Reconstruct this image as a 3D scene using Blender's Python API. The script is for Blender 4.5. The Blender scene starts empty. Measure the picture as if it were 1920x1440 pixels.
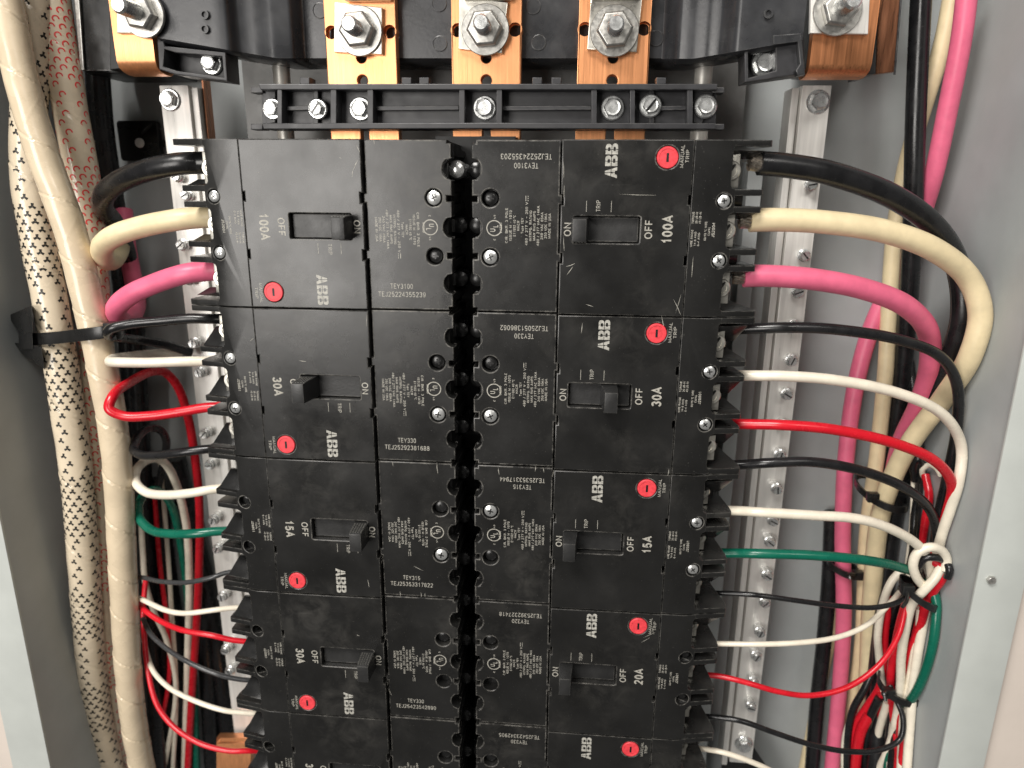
import bpy, bmesh, math, random
from mathutils import Vector, Matrix
random.seed(7)
R = math.radians
MM = 0.001
scn = bpy.context.scene
col = scn.collection

# ------------------------------------------------------------------ camera, world, lamps, exposure
CAM = (51.67, -321.74, -20.64)          # millimetres; X right, Y into the panel, Z up; breaker faces at Y = 0
FPX = 1330.64                            # focal length in pixels of the 1920 px wide photograph
def rot(rx, ry, rz):
    base = Matrix(((1, 0, 0), (0, 0, -1), (0, 1, 0)))
    Rx = Matrix(((1, 0, 0), (0, math.cos(rx), -math.sin(rx)), (0, math.sin(rx), math.cos(rx))))
    Ry = Matrix(((math.cos(ry), 0, math.sin(ry)), (0, 1, 0), (-math.sin(ry), 0, math.cos(ry))))
    Rz = Matrix(((math.cos(rz), -math.sin(rz), 0), (math.sin(rz), math.cos(rz), 0), (0, 0, 1)))
    return Rz @ Rx @ Ry @ base
RM = rot(0.26937, 0.08736, 0.00772)
cd = bpy.data.cameras.new('camera'); cam = bpy.data.objects.new('camera', cd); col.objects.link(cam)
cd.sensor_width = 36; cd.lens = FPX / 1920 * 36; cd.clip_start = 0.01; cd.clip_end = 50
mw = Matrix.Identity(4)
for i in range(3):
    mw[i][0] = RM[0][i]; mw[i][1] = -RM[1][i]; mw[i][2] = -RM[2][i]; mw[i][3] = CAM[i] * MM
cam.matrix_world = mw
cd.dof.use_dof = True; cd.dof.focus_distance = 0.335; cd.dof.aperture_fstop = 9.0
scn.camera = cam

wd = bpy.data.worlds.new('World'); scn.world = wd; wd.use_nodes = True
wd.node_tree.nodes['Background'].inputs[0].default_value = (1.0, 0.97, 0.93, 1)
wd.node_tree.nodes['Background'].inputs[1].default_value = 0.10

def area(name, loc, target, sx, sy, watts, colr):
    ld = bpy.data.lights.new(name, 'AREA'); ld.shape = 'RECTANGLE'; ld.size = sx; ld.size_y = sy
    ld.energy = watts; ld.color = colr
    o = bpy.data.objects.new(name, ld); col.objects.link(o); o.location = loc
    o.rotation_euler = (Vector(target) - Vector(loc)).to_track_quat('-Z', 'Y').to_euler()
area('ceiling_light', (-0.50, -0.95, 1.15), (0, 0, -0.1), 0.75, 0.45, 28, (1, 0.965, 0.915))
area('ceiling_light', (0.75, -1.5, 1.0), (0, 0, -0.1), 0.6, 0.4, 7, (1, 0.96, 0.90))
area('left_sheen_light', (-0.66, -1.35, 0.0), (-0.1, 0, -0.05), 0.64, 0.74, 14, (1, 0.96, 0.91))  # added unseen lamp, placed and sized for the sheen on the upper left breakers
vs = scn.view_settings
vs.view_transform = 'Standard'; vs.look = 'None'; vs.gamma = 1; vs.exposure = 0.06
scn.cycles.max_bounces = 6; scn.cycles.use_denoising = True

def P(u, v, D):
    """photo pixel at depth D (mm behind the breaker faces) -> point in mm"""
    c = ((u - 960) / FPX, (v - 720) / FPX, 1.0)
    d = [sum(RM[k][i] * c[k] for k in range(3)) for i in range(3)]
    s = (D - CAM[1]) / d[1]
    return Vector((CAM[0] + s * d[0], D, CAM[2] + s * d[2]))
def PX(n, D):                            # n photo pixels, in mm, at depth D
    return n * (322 + D) / FPX

# ------------------------------------------------------------------ materials
def mat(name, color, rough=0.4, metal=0.0, var=0.12, scale=120, bump=0.0, bscale=900, dust=0.0, edge=0.0, coat=0.0, aniso=None, rvar=0.12, spec=0.5):
    m = bpy.data.materials.new(name); m.use_nodes = True
    nt = m.node_tree; N = nt.nodes; L = nt.links; b = N['Principled BSDF']
    b.inputs['Metallic'].default_value = metal
    b.inputs['Coat Weight'].default_value = coat; b.inputs['Coat Roughness'].default_value = 0.12
    b.inputs['Specular IOR Level'].default_value = spec
    geo = N.new('ShaderNodeNewGeometry')
    def noise(sc, det=4, vec=None, rough_=0.55, dist=0.0):
        n = N.new('ShaderNodeTexNoise'); n.inputs['Scale'].default_value = sc; n.inputs['Detail'].default_value = det
        n.inputs['Roughness'].default_value = rough_; n.inputs['Distortion'].default_value = dist
        L.new(vec if vec is not None else geo.outputs['Position'], n.inputs['Vector']); return n.outputs[0]
    def ramp(src, a, b_, lo=0.0, hi=1.0):
        r = N.new('ShaderNodeMapRange'); r.inputs[1].default_value = a; r.inputs[2].default_value = b_
        r.inputs[3].default_value = lo; r.inputs[4].default_value = hi; L.new(src, r.inputs[0]); return r.outputs[0]
    def mth(op, a, b_):
        n = N.new('ShaderNodeMath'); n.operation = op
        for i, x in enumerate((a, b_)):
            if isinstance(x, (int, float)): n.inputs[i].default_value = x
            else: L.new(x, n.inputs[i])
        return n.outputs[0]
    vec = geo.outputs['Position']
    if aniso:
        mp = N.new('ShaderNodeMapping'); mp.inputs['Scale'].default_value = aniso; L.new(geo.outputs['Position'], mp.inputs[0]); vec = mp.outputs[0]
    n1 = noise(scale, 5, vec)
    mixc = N.new('ShaderNodeMix'); mixc.data_type = 'RGBA'
    mixc.inputs['A'].default_value = tuple(max(0, c * (1 - var * 1.6)) for c in color) + (1,)
    mixc.inputs['B'].default_value = tuple(min(1, c * (1 + var * 1.6)) for c in color) + (1,)
    L.new(ramp(n1, 0.25, 0.75), mixc.inputs['Factor'])
    out = mixc.outputs['Result']
    rg = ramp(n1, 0.2, 0.8, max(0.02, rough - rvar), min(1, rough + rvar))
    if dust or edge:
        f = None
        if dust:
            big = ramp(noise(22, 2), 0.46, 0.78); fine = ramp(noise(85, 6, rough_=0.68, dist=0.5), 0.42, 0.80)
            mp2 = N.new('ShaderNodeMapping'); mp2.inputs['Scale'].default_value = (35, 1, 420); mp2.inputs['Rotation'].default_value = (0, 0.35, 0)
            L.new(geo.outputs['Position'], mp2.inputs[0])
            streak = ramp(noise(1.0, 5, mp2.outputs[0], 0.7), 0.60, 0.85)
            speck = ramp(noise(1500, 1), 0.735, 0.78)
            f = mth('MULTIPLY', mth('ADD', mth('MULTIPLY', big, fine), mth('MULTIPLY', streak, mth('MULTIPLY', big, 0.7))), dust)
            f = mth('ADD', f, mth('MULTIPLY', speck, dust * 0.8))
        if edge:
            bv = N.new('ShaderNodeBevel'); bv.samples = 4; bv.inputs['Radius'].default_value = 0.0006
            vm = N.new('ShaderNodeVectorMath'); vm.operation = 'DOT_PRODUCT'
            L.new(bv.outputs[0], vm.inputs[0]); L.new(geo.outputs['Normal'], vm.inputs[1])
            e = mth('MULTIPLY', ramp(vm.outputs['Value'], 0.985, 0.80), mth('MULTIPLY', ramp(noise(260, 5, rough_=0.7), 0.40, 0.72), edge))
            f = e if f is None else mth('ADD', f, e)
        md = N.new('ShaderNodeMix'); md.data_type = 'RGBA'; md.clamp_factor = True
        L.new(f, md.inputs['Factor']); L.new(out, md.inputs['A']); md.inputs['B'].default_value = (0.42, 0.40, 0.36, 1)
        out = md.outputs['Result']
        rg2 = mth('ADD', rg, mth('MULTIPLY', f, 0.7)); rg = rg2
    L.new(out, b.inputs['Base Color']); L.new(rg, b.inputs['Roughness'])
    if bump:
        bn = N.new('ShaderNodeBump'); bn.inputs['Strength'].default_value = bump; bn.inputs['Distance'].default_value = 0.0006
        L.new(noise(bscale, 4, vec if aniso else None), bn.inputs['Height']); L.new(bn.outputs[0], b.inputs['Normal'])
    return m

M = {}
M['case'] = mat('black_moulded_plastic', (0.0125, 0.0124, 0.012), 0.27, var=0.2, scale=34, bump=0.16, bscale=48, dust=0.14, edge=0.8, rvar=0.10)
M['case_dark'] = mat('black_case_side', (0.012, 0.012, 0.012), 0.42, var=0.2, edge=0.3)
M['fin'] = mat('glossy_black_plastic', (0.014, 0.014, 0.014), 0.2, var=0.2, edge=0.4, rvar=0.08)
M['handle'] = mat('black_toggle_plastic', (0.022, 0.022, 0.022), 0.4, var=0.15, edge=0.5, bump=0.1)
M['grip'] = mat('sparkle_grey_plastic', (0.07, 0.068, 0.062), 0.4, var=0.4, scale=700)  # paler than the toggle: light sparkle on the ridges put into the colour
M['moulded'] = mat('dark_grey_moulded_plastic', (0.03, 0.031, 0.034), 0.3, var=0.2, scale=60, dust=0.10, edge=0.3, bump=0.06, bscale=500)
M['bracket'] = mat('charcoal_moulded_plastic', (0.028, 0.028, 0.031), 0.42, var=0.15, dust=0.06, edge=0.25)
M['print'] = mat('pale_grey_print', (0.38, 0.365, 0.32), 0.6, var=0.25, scale=900)
M['logo'] = mat('silver_grey_print', (0.40, 0.39, 0.35), 0.5, var=0.25, scale=700)
M['red_button'] = mat('red_plastic', (0.75, 0.055, 0.07), 0.45, var=0.15, scale=600, dust=0.12)
M['dark_hole'] = mat('dark_recess', (0.004, 0.004, 0.004), 0.5)
M['zinc'] = mat('zinc_plated_steel', (0.74, 0.75, 0.74), 0.27, 0.8, var=0.1, scale=300, bump=0.04, edge=0.0)
M['zinc_dull'] = mat('dull_zinc_steel', (0.50, 0.49, 0.46), 0.36, 0.8, var=0.18, scale=500, bump=0.08)
M['blackscrew'] = mat('black_oxide_screw', (0.05, 0.05, 0.05), 0.28, 0.8)
M['alu'] = mat('brushed_aluminium', (0.80, 0.78, 0.74), 0.34, 0.30, var=0.08, scale=14, aniso=(30, 30, 1.2), bump=0.05, bscale=60, dust=0.06)
M['post'] = mat('satin_aluminium', (0.66, 0.64, 0.59), 0.42, 0.5, bump=0.03)
M['lug'] = mat('tin_plated_aluminium', (0.62, 0.60, 0.54), 0.34, 0.9, var=0.14, scale=200, bump=0.05)
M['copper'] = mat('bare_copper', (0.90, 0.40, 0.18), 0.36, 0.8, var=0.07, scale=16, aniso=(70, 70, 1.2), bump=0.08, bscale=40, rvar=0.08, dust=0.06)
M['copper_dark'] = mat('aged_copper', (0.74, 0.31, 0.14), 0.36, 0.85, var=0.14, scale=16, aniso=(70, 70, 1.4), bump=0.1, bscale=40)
M['copper_brown'] = mat('brown_copper', (0.30, 0.13, 0.07), 0.3, 0.9, var=0.3, scale=16, aniso=(26, 26, 2.0))
M['strand'] = mat('stranded_conductor', (0.45, 0.40, 0.34), 0.35, 0.9, var=0.3, scale=900)
M['paint'] = mat('grey_enclosure_paint', (0.385, 0.405, 0.405), 0.42, var=0.06, scale=30, bump=0.10, bscale=700)
M['flange'] = mat('pale_grey_enclosure_paint', (0.50, 0.525, 0.50), 0.42, var=0.04, scale=40, bump=0.08, bscale=900, edge=0.1)
M['pan'] = mat('grey_hammered_paint', (0.17, 0.17, 0.165), 0.45, var=0.1, scale=120, bump=0.5, bscale=220)
M['wall'] = mat('beige_wall_paint', (0.62, 0.55, 0.49), 0.7, var=0.04, scale=12, bump=0.15, bscale=260)
M['film'] = mat('cream_wrapped_film', (0.67, 0.555, 0.395), 0.27, var=0.05, scale=90, bump=0.22, bscale=110, coat=0.35)
M['film_b'] = mat('pale_printed_film', (0.68, 0.58, 0.435), 0.27, var=0.05, scale=90, bump=0.22, bscale=110, coat=0.35)
M['ink_red'] = mat('red_ink', (0.70, 0.05, 0.05), 0.4)
M['ink_black'] = mat('black_ink', (0.02, 0.02, 0.018), 0.4)
M['tie'] = mat('black_nylon', (0.012, 0.012, 0.012), 0.3, edge=0.15)
WC = {'black': (0.011, 0.011, 0.012), 'cream': (0.78, 0.65, 0.41), 'pink': (0.78, 0.15, 0.26), 'red': (0.62, 0.010, 0.022),
      'green': (0.003, 0.12, 0.075), 'white': (0.82, 0.75, 0.62), 'grey': (0.045, 0.046, 0.048)}
for k, c in WC.items():
    M['w_' + k] = mat(k + '_insulation', c, 0.27 if k not in ('cream', 'pink') else 0.42, var=0.07 if k != 'black' else 0.2, scale=130, bump=0.10, bscale=240,
                      dust=0.05 if k in ('black', 'grey') else 0.0)

# ------------------------------------------------------------------ mesh helpers (all lengths in mm)
class MB:
    def __init__(s): s.v = []; s.f = []
    def quadgrid(s, rows, closed=False, cap=False):
        o = len(s.v); n = len(rows[0])
        for r in rows: s.v += [tuple(p) for p in r]
        for i in range(len(rows) - 1):
            for j in range(n if closed else n - 1):
                a = o + i * n + j; b = o + i * n + (j + 1) % n
                s.f.append((a, b, b + n, a + n))
        if cap:
            s.f.append(tuple(reversed(range(o, o + n)))); s.f.append(tuple(range(o + (len(rows) - 1) * n, o + len(rows) * n)))
        return s
    def box(s, x0, x1, y0, y1, z0, z1):
        return s.hexa([(x0, y0, z0), (x1, y0, z0), (x1, y0, z1), (x0, y0, z1)], [(x0, y1, z0), (x1, y1, z0), (x1, y1, z1), (x0, y1, z1)])
    def hexa(s, f, b):
        o = len(s.v); n = len(f); s.v += [tuple(p) for p in f] + [tuple(p) for p in b]
        s.f.append(tuple(range(o, o + n))); s.f.append(tuple(reversed(range(o + n, o + 2 * n))))
        for i in range(n):
            j = (i + 1) % n; s.f.append((o + j, o + i, o + n + i, o + n + j))
        return s
    def lathe(s, c, axis, prof, n=24, start=0.0):
        """prof: (radius, distance along axis) from tip to base"""
        ax = Vector(axis).normalized(); e1 = ax.orthogonal().normalized(); e2 = ax.cross(e1); c = Vector(c)
        rows = [[c + ax * h + (e1 * math.cos(start + 2 * math.pi * k / n) + e2 * math.sin(start + 2 * math.pi * k / n)) * r for k in range(n)] for r, h in prof]
        return s.quadgrid(rows, True, True)
    def tube(s, pts, r, n=14, cap=True):
        rows = frames(pts, r, n); return s.quadgrid(rows, True, cap)
    def add(s, me, mx=None):
        o = len(s.v)
        for v in me.vertices: s.v.append(tuple(mx @ v.co) if mx else tuple(v.co))
        for p in me.polygons: s.f.append(tuple(o + i for i in p.vertices))
        return s

def catmull(p, per=10):
    p = [Vector(q) for q in p]
    q = [p[0] * 2 - p[1]] + p + [p[-1] * 2 - p[-2]]
    out = []
    for i in range(1, len(q) - 2):
        a, b, c, d = q[i - 1], q[i], q[i + 1], q[i + 2]
        ta = max((b - a).length, 1e-6) ** 0.5; tb = max((c - b).length, 1e-6) ** 0.5; tc = max((d - c).length, 1e-6) ** 0.5
        m1 = (c - b) + ((b - a) / ta - (c - a) / (ta + tb)) * tb
        m2 = (c - b) + ((d - c) / tc - (d - b) / (tb + tc)) * tb
        for k in range(per):
            t = k / per; t2 = t * t; t3 = t2 * t
            out.append(b * (2 * t3 - 3 * t2 + 1) + m1 * (t3 - 2 * t2 + t) + c * (-2 * t3 + 3 * t2) + m2 * (t3 - t2))
    out.append(p[-1]); return out
def resample(pts, step):
    out = [pts[0].copy()]; acc = 0
    for a, b in zip(pts, pts[1:]):
        d = (b - a).length; t = step - acc
        while t <= d and d > 0:
            out.append(a.lerp(b, t / d)); t += step
        acc = (acc + d) % step if d else acc
    return out
def basis(pts):
    B = []; up = None
    for i, p in enumerate(pts):
        t = (pts[min(i + 1, len(pts) - 1)] - pts[max(i - 1, 0)]).normalized()
        if up is None:
            up = Vector((0, -1, 0)); up = (up - t * up.dot(t)); up = up.normalized() if up.length > 0.05 else t.orthogonal().normalized()
        else:
            up = (up - t * up.dot(t)).normalized()
        B.append((t, up, t.cross(up)))
    return B
def frames(pts, r, n):
    rows = []
    for i, (p, (t, a, b)) in enumerate(zip(pts, basis(pts))):
        rr = r(i / (len(pts) - 1)) if callable(r) else r
        rows.append([p + (a * math.cos(2 * math.pi * k / n) + b * math.sin(2 * math.pi * k / n)) * rr for k in range(n)])
    return rows

def build(name, mb, m, parent=None, bevel=0.0, smooth=35, segs=2, origin=None):
    """link the shape as one mesh object; the mesh is in mm and, without a parent, in world mm"""
    me = bpy.data.meshes.new(name)
    if origin is None:
        origin = Vector((0, 0, 0))
        if parent is None and mb.v:
            lo = [min(v[i] for v in mb.v) for i in range(3)]; hi = [max(v[i] for v in mb.v) for i in range(3)]
            origin = Vector([(a + b) / 2 for a, b in zip(lo, hi)])
        elif parent is not None and 'o_mm' in parent: origin = Vector(parent['o_mm'])
    me.from_pydata([((v[0] - origin[0]) * MM, (v[1] - origin[1]) * MM, (v[2] - origin[2]) * MM) for v in mb.v], [], mb.f)
    bm = bmesh.new(); bm.from_mesh(me); bmesh.ops.recalc_face_normals(bm, faces=bm.faces)
    if bevel:
        es = [e for e in bm.edges if len(e.link_faces) == 2 and e.calc_face_angle(0) > R(30)]
        bmesh.ops.bevel(bm, geom=es, offset=bevel * MM, segments=segs, affect='EDGES', profile=0.6, clamp_overlap=True)
    bm.to_mesh(me); bm.free()
    if smooth:
        me.polygons.foreach_set('use_smooth', [True] * len(me.polygons)); me.set_sharp_from_angle(angle=R(smooth))
    me.materials.append(M[m] if isinstance(m, str) else m)
    o = bpy.data.objects.new(name, me); col.objects.link(o)
    if parent is not None: o.parent = parent
    else: o.location = origin * MM
    return o
def tag(o, label=None, cat=None, group=None, kind=None):
    if label: o['label'] = label
    if cat: o['category'] = cat
    if group: o['group'] = group
    if kind: o['kind'] = kind
    return o
def empty(name, loc, label, cat, group=None, rotz=None):
    o = bpy.data.objects.new(name, None); col.objects.link(o); o.empty_display_size = 0.01
    o.location = Vector(loc) * MM; o['o_mm'] = [float(x) for x in loc]
    return tag(o, label, cat, group)

def circle(cx, cz, r, n=24, a0=0.0):
    return [(cx + r * math.cos(a0 + 2 * math.pi * k / n), cz + r * math.sin(a0 + 2 * math.pi * k / n)) for k in range(n)]
def rrect(x0, x1, z0, z1, r, n=4):
    out = []
    for cx, cz, a in ((x1 - r, z1 - r, 0), (x0 + r, z1 - r, 90), (x0 + r, z0 + r, 180), (x1 - r, z0 + r, 270)):
        out += [(cx + r * math.cos(R(a + 90 * k / n)), cz + r * math.sin(R(a + 90 * k / n))) for k in range(n + 1)]
    return out
def plate(loops, y0, thick, bevel=0.3, mb=None, warp=None):
    """flat plate with holes: loops of (x, z), front face at depth y0"""
    cu = bpy.data.curves.new('plate', 'CURVE'); cu.dimensions = '2D'; cu.fill_mode = 'BOTH'
    for lp in loops:
        sp = cu.splines.new('POLY'); sp.points.add(len(lp) - 1); sp.use_cyclic_u = True
        for q, (x, z) in zip(sp.points, lp): q.co = (x, z, 0, 1)
    cu.extrude = thick / 2 - bevel; cu.bevel_depth = bevel; cu.bevel_resolution = 1; cu.offset = -bevel
    o = bpy.data.objects.new('plate', cu); me = bpy.data.meshes.new_from_object(o)
    mb = mb or MB(); k = len(mb.v)
    mb.add(me, Matrix(((1, 0, 0, 0), (0, 0, -1, y0 + thick / 2), (0, 1, 0, 0), (0, 0, 0, 1))))
    if warp: mb.v[k:] = [tuple(warp(v)) for v in mb.v[k:]]
    bpy.data.objects.remove(o); bpy.data.curves.remove(cu); bpy.data.meshes.remove(me)
    return mb
def _arc(cx, cy, rx, ry, a0, a1, n=9):
    return [(cx + rx * math.cos(R(a0 + (a1 - a0) * k / n)), cy + ry * math.sin(R(a0 + (a1 - a0) * k / n))) for k in range(n + 1)]
GLYPH = {                                 # strokes of a plain grotesque alphabet: (width, polylines)
    'A': (.68, [[(0, 0), (.34, 1), (.68, 0)], [(.13, .34), (.55, .34)]]),
    'B': (.60, [[(.05, 0), (.05, 1), (.33, 1)] + _arc(.33, .765, .22, .235, 90, -90) + [(.05, .53)], [(.33, .53)] + _arc(.35, .265, .25, .265, 90, -90) + [(.05, 0)]]),
    'C': (.66, [_arc(.34, .5, .31, .5, 48, 312, 16)]),
    'D': (.64, [[(.05, 0), (.05, 1), (.28, 1)] + _arc(.28, .5, .34, .5, 90, -90, 12) + [(.05, 0)]]),
    'E': (.54, [[(.52, 1), (.05, 1), (.05, 0), (.53, 0)], [(.05, .52), (.47, .52)]]),
    'F': (.50, [[(.50, 1), (.05, 1), (.05, 0)], [(.05, .5), (.44, .5)]]),
    'G': (.70, [_arc(.35, .5, .32, .5, 50, 330, 16) + [(.65, .46), (.38, .46)]]),
    'H': (.62, [[(.05, 0), (.05, 1)], [(.57, 0), (.57, 1)], [(.05, .52), (.57, .52)]]),
    'I': (.16, [[(.08, 0), (.08, 1)]]),
    'J': (.46, [[(.40, 1), (.40, .22)] + _arc(.21, .2, .19, .2, 0, -180)]),
    'K': (.62, [[(.05, 0), (.05, 1)], [(.58, 1), (.05, .38)], [(.24, .58), (.60, 0)]]),
    'L': (.50, [[(.05, 1), (.05, 0), (.48, 0)]]),
    'M': (.76, [[(.05, 0), (.05, 1), (.38, .1), (.71, 1), (.71, 0)]]),
    'N': (.64, [[(.05, 0), (.05, 1), (.59, 0), (.59, 1)]]),
    'O': (.72, [_arc(.36, .5, .32, .5, 90, 450, 20)]),
    'P': (.58, [[(.05, 0), (.05, 1), (.32, 1)] + _arc(.32, .74, .23, .26, 90, -90) + [(.05, .48)]]),
    'Q': (.72, [_arc(.36, .5, .32, .5, 90, 450, 20), [(.42, .22), (.68, -.04)]]),
    'R': (.62, [[(.05, 0), (.05, 1), (.34, 1)] + _arc(.34, .75, .22, .25, 90, -90) + [(.05, .5)], [(.34, .5), (.56, 0)]]),
    'S': (.60, [_arc(.30, .745, .25, .255, 20, 220, 10) + _arc(.30, .26, .27, .26, 60, -165, 10)]),
    'T': (.58, [[(0, 1), (.58, 1)], [(.29, 1), (.29, 0)]]),
    'U': (.64, [[(.05, 1), (.05, .28)] + _arc(.32, .28, .27, .28, 180, 360) + [(.59, 1)]]),
    'V': (.64, [[(0, 1), (.32, 0), (.64, 1)]]), 'X': (.62, [[(0, 0), (.62, 1)], [(0, 1), (.62, 0)]]),
    'W': (.90, [[(0, 1), (.23, 0), (.45, 1), (.67, 0), (.90, 1)]]),
    'Y': (.64, [[(0, 1), (.32, .44), (.64, 1)], [(.32, .44), (.32, 0)]]),
    '0': (.56, [_arc(.28, .5, .24, .5, 90, 450, 18)]),
    '1': (.56, [[(.10, .76), (.22, .80), (.32, 1), (.32, 0)]]),
    '2': (.56, [_arc(.28, .73, .23, .27, 170, -30, 10) + [(.05, 0), (.52, 0)]]),
    '3': (.56, [_arc(.27, .755, .22, .245, 160, -90, 10), _arc(.27, .26, .24, .26, 90, -165, 10)]),
    '4': (.56, [[(.40, 0), (.40, 1), (.03, .30), (.54, .30)]]),
    '5': (.56, [[(.49, 1), (.12, 1), (.07, .52)] + _arc(.27, .31, .24, .31, 130, -155, 12)]),
    '6': (.56, [_arc(.28, .31, .23, .31, 150, -210, 14) + _arc(.30, .5, .25, .5, 180, 40, 8)]),
    '7': (.56, [[(.04, 1), (.52, 1), (.34, .6), (.22, 0)]]),
    '8': (.56, [_arc(.28, .75, .20, .25, 90, 450, 14), _arc(.28, .26, .24, .26, 90, 450, 14)]),
    '9': (.56, [_arc(.28, .69, .23, .31, -30, 330, 14), _arc(.26, .5, .25, .5, 20, -140, 8)]),
    '-': (.40, [[(.06, .38), (.34, .38)]]), '.': (.20, [[(.10, 0), (.10, .14)]]), '/': (.36, [[(0, -.05), (.34, 1.05)]]),
    '~': (.56, [[(.04, .42), (.16, .54), (.36, .42), (.50, .54)]]), '\u00b0': (.34, [_arc(.17, .84, .14, .14, 0, 360, 10)]),
    'c': (.50, [_arc(.26, .33, .22, .33, 50, 310, 10)]), 'u': (.50, [[(.06, .66), (.06, .2)] + _arc(.25, .2, .19, .2, 180, 360, 6) + [(.44, .66), (.44, 0)]]),
    's': (.46, [_arc(.23, .5, .17, .17, 30, 230, 6) + _arc(.23, .17, .19, .17, 50, -160, 6)]),
    'y': (.50, [[(.02, .66), (.25, .02)], [(.48, .66), (.20, -.22)]]), 'p': (.52, [[(.05, -.25), (.05, .66)], _arc(.26, .33, .2, .33, 180, -180, 12)]),
    'e': (.52, [[(.06, .36), (.46, .36)] + _arc(.26, .33, .21, .33, 8, 315, 10)]), ' ': (.30, []),
}
def ribbon(pl_, t):
    """a polyline as a mitred ribbon: two rows of points"""
    L_, Rr = [], []; n = len(pl_); closed = math.dist(pl_[0], pl_[-1]) < 1e-6
    for i in range(n):
        a = pl_[i - 1] if i else (pl_[-2] if closed else None); c = pl_[i + 1] if i < n - 1 else (pl_[1] if closed else None); b = pl_[i]
        ds = []
        for p, q in ((a, b), (b, c)):
            if p is not None and q is not None:
                d = math.dist(p, q) or 1e-9; ds.append((-(q[1] - p[1]) / d, (q[0] - p[0]) / d))
        nx, ny = sum(d[0] for d in ds), sum(d[1] for d in ds); l = math.hypot(nx, ny) or 1e-9; nx /= l; ny /= l
        k = min(2.2, 1 / max(0.2, nx * ds[0][0] + ny * ds[0][1])) * t / 2
        L_.append((b[0] + nx * k, b[1] + ny * k)); Rr.append((b[0] - nx * k, b[1] - ny * k))
    return L_, Rr
def text(mb, s, org, ex, ey, cap, length=None, bold=0.0, maxlen=None):
    """flat lettering centred on org (mm); ex = reading direction, ey = letter-up"""
    t = 0.125 + bold * 2.4; gap = 0.13 + t * 0.55
    w = sum(GLYPH[c][0] + gap for c in s) - gap; org = Vector(org); ex = Vector(ex); ey = Vector(ey); nrm = Vector((0, -1, 0))
    inner = cap; sx = (length / (w + t)) if length else cap
    x = -w / 2; lift = 0.0
    for c in s:
        gw, strokes = GLYPH[c]
        for st in strokes:
            # keep the stroke inside the cap height
            pts = [(px_, t / 2 + py_ * (1 - t)) for px_, py_ in st]
            a, b = ribbon(pts, t); lift = (lift + 0.004) % 0.02
            f = lambda p: org + ex * ((x + p[0]) * sx) + ey * ((p[1] - 0.5) * cap) + nrm * lift
            mb.quadgrid([[f(p) for p in a], [f(p) for p in b]])
        x += gw + gap
    return mb
def pl(pts, D): return [(P(u, v, D).x, P(u, v, D).z) for u, v in pts]

# small hardware ---------------------------------------------------------------------------------
def hexhead(parent, name, c, r, h, m='zinc', slot=False, turn=0.2, flange=True, axis=(0, -1, 0)):
    """flanged hex screw, c at its seat, head towards the viewer"""
    mb = MB()
    if flange: mb.lathe(c, axis, [(r * 1.30, 0.0), (r * 1.32, h * 0.12), (r * 1.18, h * 0.28)], 24)
    ax = Vector(axis).normalized(); cc = Vector(c) + ax * (h * 0.2 if flange else 0)
    mb.lathe(cc, axis, [(r, 0), (r, h * 0.62), (r * 0.86, h * 0.8)], 6, turn)
    mb.lathe(cc + ax * (h * 0.79), axis, [(r * 0.84, 0), (r * 0.80, h * 0.04), (r * 0.55, h * 0.0), (r * 0.5, -h * 0.06)], 20)
    o = build(name, mb, m, parent, bevel=0.0, smooth=28)
    if slot:
        e1 = Vector((math.cos(0.9), 0, math.sin(0.9))); e2 = Vector((-math.sin(0.9), 0, math.cos(0.9)))
        q = [cc + ax * (h * 0.86) + e1 * a + e2 * b for a, b in ((-r * .8, -r * .13), (r * .8, -r * .13), (r * .8, r * .13), (-r * .8, r * .13))]
        s_ = MB().hexa(q, [p - ax * 0.3 for p in q]); build('slot', s_, 'blackscrew', o, origin=Vector(parent['o_mm']) if 'o_mm' in parent else Vector((0, 0, 0)))
    return o
def panhead_mb(c, r, h=1.6):
    mb = MB().lathe(c, (0, -1, 0), [(r, -1.5), (r, 0.1), (r * 0.93, h * 0.6), (r * 0.6, h * 0.93), (r * 0.2, h)], 20)
    return mb
def cross_mb(c, r, y, a=0.5):
    mb = MB(); c = Vector(c)
    for k in (0, 1):
        e1 = Vector((math.cos(a + k * math.pi / 2), 0, math.sin(a + k * math.pi / 2))); e2 = Vector((-e1.z, 0, e1.x)); f = y - 0.02 * k
        q = [Vector((c.x, f, c.z)) + e1 * i + e2 * j for i, j in ((-r, -r * .22), (r, -r * .22), (r, r * .22), (-r, r * .22))]
        mb.hexa(q, [p + Vector((0, 0.5, 0)) for p in q])
    return mb

# ------------------------------------------------------------------ setting: wall and enclosure
HW, ZT, ZB, DB = 252.0, 260.0, -640.0, 118.0
FW = 270.0
w = MB()
w.box(-1400, -FW + 1, 6, 60, -1500, 1300); w.box(FW - 1, 1400, 6, 60, -1500, 1300)
w.box(-FW + 1, FW - 1, 6, 60, ZT + 11, 1300); w.box(-FW + 1, FW - 1, 6, 60, -1500, ZB - 11)
tag(build('wall', w, 'wall'), kind='structure', label='beige painted wall around the grey enclosure')
enc = empty('electrical_enclosure', (0, DB, (ZT + ZB) / 2), 'open grey steel panel enclosure with pale front flange', 'enclosure')
build('back_panel', MB().box(-HW, HW, DB, DB + 2, ZB, ZT), 'paint', enc)
for s in (-1, 1):
    build('side_wall', MB().box(min(s * HW, s * (HW + 1.6)), max(s * HW, s * (HW + 1.6)), 1.6, DB - 0.3, ZB, ZT), 'paint', enc)
    fl = build('flange', MB().box(min(s * HW - (4 if s > 0 else -0.4), s * (FW + (0 if s > 0 else 6))), max(s * HW - (4 if s > 0 else -0.4), s * (FW + (0 if s > 0 else 6))), 0, 1.6, ZB, ZT), 'flange', enc, bevel=0.5)
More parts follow.
